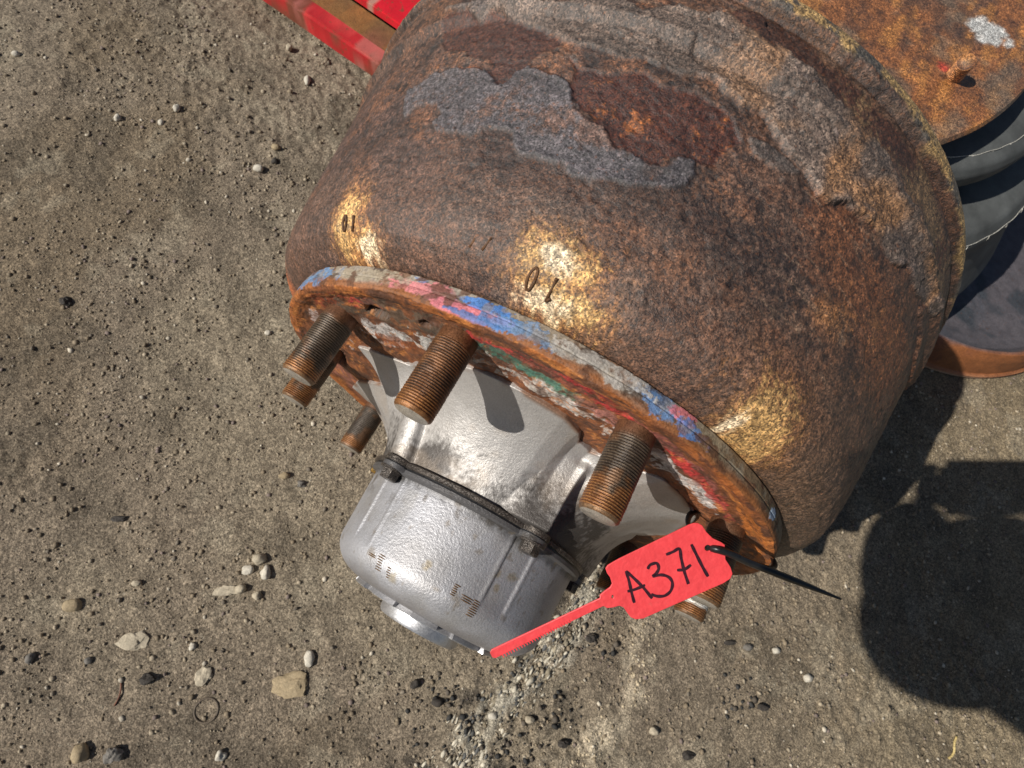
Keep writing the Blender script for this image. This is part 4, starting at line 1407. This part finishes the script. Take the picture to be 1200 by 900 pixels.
# the photographer bends forward and holds the phone out over the hub
phone = thing('phone', 'black phone held over the hub by the photographer', 'phone')
phone.matrix_world = Matrix.Translation(CAM_POS) @ CAM_ROT.to_4x4()
bm = bmesh.new()
bmesh.ops.create_cube(bm, size=1)
bmesh.ops.scale(bm, vec=(.160, .078, .008), verts=bm.verts)
bmesh.ops.bevel(bm, geom=[e for e in bm.edges if abs(e.verts[0].co.z - e.verts[1].co.z) > .004], offset=.01, segments=4, affect='EDGES')
bmesh.ops.translate(bm, verts=bm.verts, vec=(.040, -.018, .0075))
from_bm('phone_body', bm, M['black'], phone, angle=40)
bm = bmesh.new()
bmesh.ops.create_cube(bm, size=1)
bmesh.ops.scale(bm, vec=(.150, .070, .0006), verts=bm.verts)
bmesh.ops.translate(bm, verts=bm.verts, vec=(.040, -.018, .0120))
from_bm('phone_screen', bm, M['screen'], phone, smooth=False)

CI = CAM_ROT


def cw(x, y, z):
    """phone-relative point to world"""
    return tuple(CAM_POS + CI @ Vector((x, y, z)))


per = thing('person', 'photographer in dark clothes bending down and holding a phone over the hub', 'person', (0.13, -0.90, 0.0))
pel = (0.26, -0.92, 0.90)
chest = (0.22, -0.60, 0.93)
neck = (-0.05, -0.48, 0.93)
shl, shr = (0.10, -0.51, 0.91), (0.24, -0.48, 0.91)
hl, hr = cw(-.044, -.030, .012), cw(.128, -.030, .012)
body = [(*pel, .15, .13), (0.22, -0.79, 0.93, .14, .12), (*chest, .14, .12), (*neck, .055, .055), (-0.09, -0.45, 0.92, .05, .05),
        (*shl, .060, .060), (-0.11, -0.34, 0.72, .058, .058), (-.095, -.23, .685, .048, .048), (hl[0] - .008, hl[1] - .040, hl[2] - .002, .024, .03),
        (*shr, .060, .060), (0.17, -0.27, 0.76, .062, .062), (.14, -.15, .72, .05, .05), (hr[0] + .03, hr[1] - .030, hr[2], .024, .03),
        (0.11, -0.95, 0.80, .095, .095), (0.13, -0.84, 0.47, .065, .065), (0.11, -0.95, 0.10, .045, .045),
        (0.33, -0.92, 0.80, .095, .095), (0.37, -0.82, 0.47, .065, .065), (0.37, -0.93, 0.10, .045, .045)]
edg = [(0, 1), (1, 2), (2, 3), (3, 4), (2, 5), (5, 6), (6, 7), (7, 8), (2, 9), (9, 10), (10, 11), (11, 12), (0, 13), (13, 14), (14, 15), (0, 16), (16, 17), (17, 18)]
org = Vector(per.location)
loc_ = lambda p: (p[0] - org.x, p[1] - org.y, p[2] - org.z) + tuple(p[3:])
skin_body('body', [loc_(p) for p in body], edg, M['cloth'], per)
# head
bm = bmesh.new()
bmesh.ops.create_uvsphere(bm, u_segments=32, v_segments=24, radius=1)
for v in bm.verts:
    x, y, z = v.co
    jaw = 1 - .22 * max(0, -z) * (1 if y > -.2 else .4)
    v.co = Vector((x * .078 * jaw, y * .098 * jaw + (.012 if (abs(x) < .16 and abs(z + .08) < .16 and y > .8) else 0), z * .118))
hd_ = from_bm('head', bm, M['skin'], per)
HM = Matrix.Translation(Vector((-0.158, -0.412, 0.900)) - org) @ Vector((.24, .37, -.26)).normalized().to_track_quat('Y', 'Z').to_matrix().to_4x4()
hd_.matrix_local = HM
for sx in (-1, 1):
    bm = bmesh.new()
    bmesh.ops.create_uvsphere(bm, u_segments=12, v_segments=8, radius=.011)
    bmesh.ops.translate(bm, verts=bm.verts, vec=(sx * .031, .086, .012))
    from_bm('eye', bm, M['eye'], hd_)
    bm = bmesh.new()
    bmesh.ops.create_uvsphere(bm, u_segments=12, v_segments=8, radius=.03)
    bmesh.ops.scale(bm, vec=(.3, .6, 1), verts=bm.verts)
    bmesh.ops.translate(bm, verts=bm.verts, vec=(sx * .078, -.005, 0))
    from_bm('ear', bm, M['skin'], hd_)
bm = bmesh.new()
bmesh.ops.create_uvsphere(bm, u_segments=32, v_segments=24, radius=1)
for v in bm.verts:
    x, y, z = v.co
    v.co = Vector((x * .086, y * .104 - .012, z * .120 + .010)) * (1.0 if (z > -.3 and y < .55) or z > .45 else .86)
hair = from_bm('hair', bm, M['hair'], hd_)
bm = bmesh.new()
bmesh.ops.create_uvsphere(bm, u_segments=32, v_segments=24, radius=1)
bmesh.ops.delete(bm, geom=[v for v in bm.verts if v.co.y > .62], context='VERTS')
for v in bm.verts:
    v.co = Vector((v.co.x * .115, v.co.y * .126 - .018, v.co.z * .136 - .004))
shadow_hood = from_bm('shadow_hood', bm, M['cloth'], per)  # out-of-view hood, added to fill the gap in the cast shadow
shadow_hood.matrix_local = HM
sol = shadow_hood.modifiers.new('thick', 'SOLIDIFY')
sol.thickness = .006


def hand(h, side):
    """palm behind the phone edge, four fingers under it and a thumb over it"""
    px = -.046 if side < 0 else .126
    bm_nodes = [(px - .012 * -side * -1 if False else px + side * .012, -.052, .014, .021, .014), (px + side * .010, -.022, .013, .022, .013), (px + side * .008, -.004, .012, .018, .011)]
    e = [(0, 1), (1, 2)]
    ns = list(bm_nodes)
    for k, (yy, ln) in enumerate(((-.040, .8), (-.024, .95), (-.008, 1.0), (.006, .9))):
        i = len(ns)
        ns += [(px + side * .014, yy, .006, .0085), (px + side * .008, yy, -.004, .0078), (px - side * .012 * ln, yy + .002, -.0055, .0070)]
        e += [(1, i), (i, i + 1), (i + 1, i + 2)]
    i = len(ns)
    ns += [(px + side * .006, -.040, .022, .010), (px - side * .012, -.028, .022, .0085), (px - side * .024, -.016, .0195, .0078)]
    e += [(0, i), (i, i + 1), (i + 1, i + 2)]
    o = skin_body('hand', [(*(Vector(cw(*n[:3])) - org), n[3], n[4] if len(n) > 4 else n[3]) for n in ns], e, M['skin'], per, 2)
    return o


hand(hl, -1)
hand(hr, 1)
for fx, fy in ((0.11, -.95), (.37, -.93)):
    bm = bmesh.new()
    bmesh.ops.create_cube(bm, size=1)
    bmesh.ops.scale(bm, vec=(.10, .28, .085), verts=bm.verts)
    for v in bm.verts:
        if v.co.y > 0:
            v.co.z *= .6
            v.co.z -= .015
    bmesh.ops.bevel(bm, geom=bm.edges[:], offset=.02, segments=3, affect='EDGES')
    o = from_bm('shoe', bm, M['black'], per)
    o.location = (fx - org.x, fy + .06 - org.y, .0435)
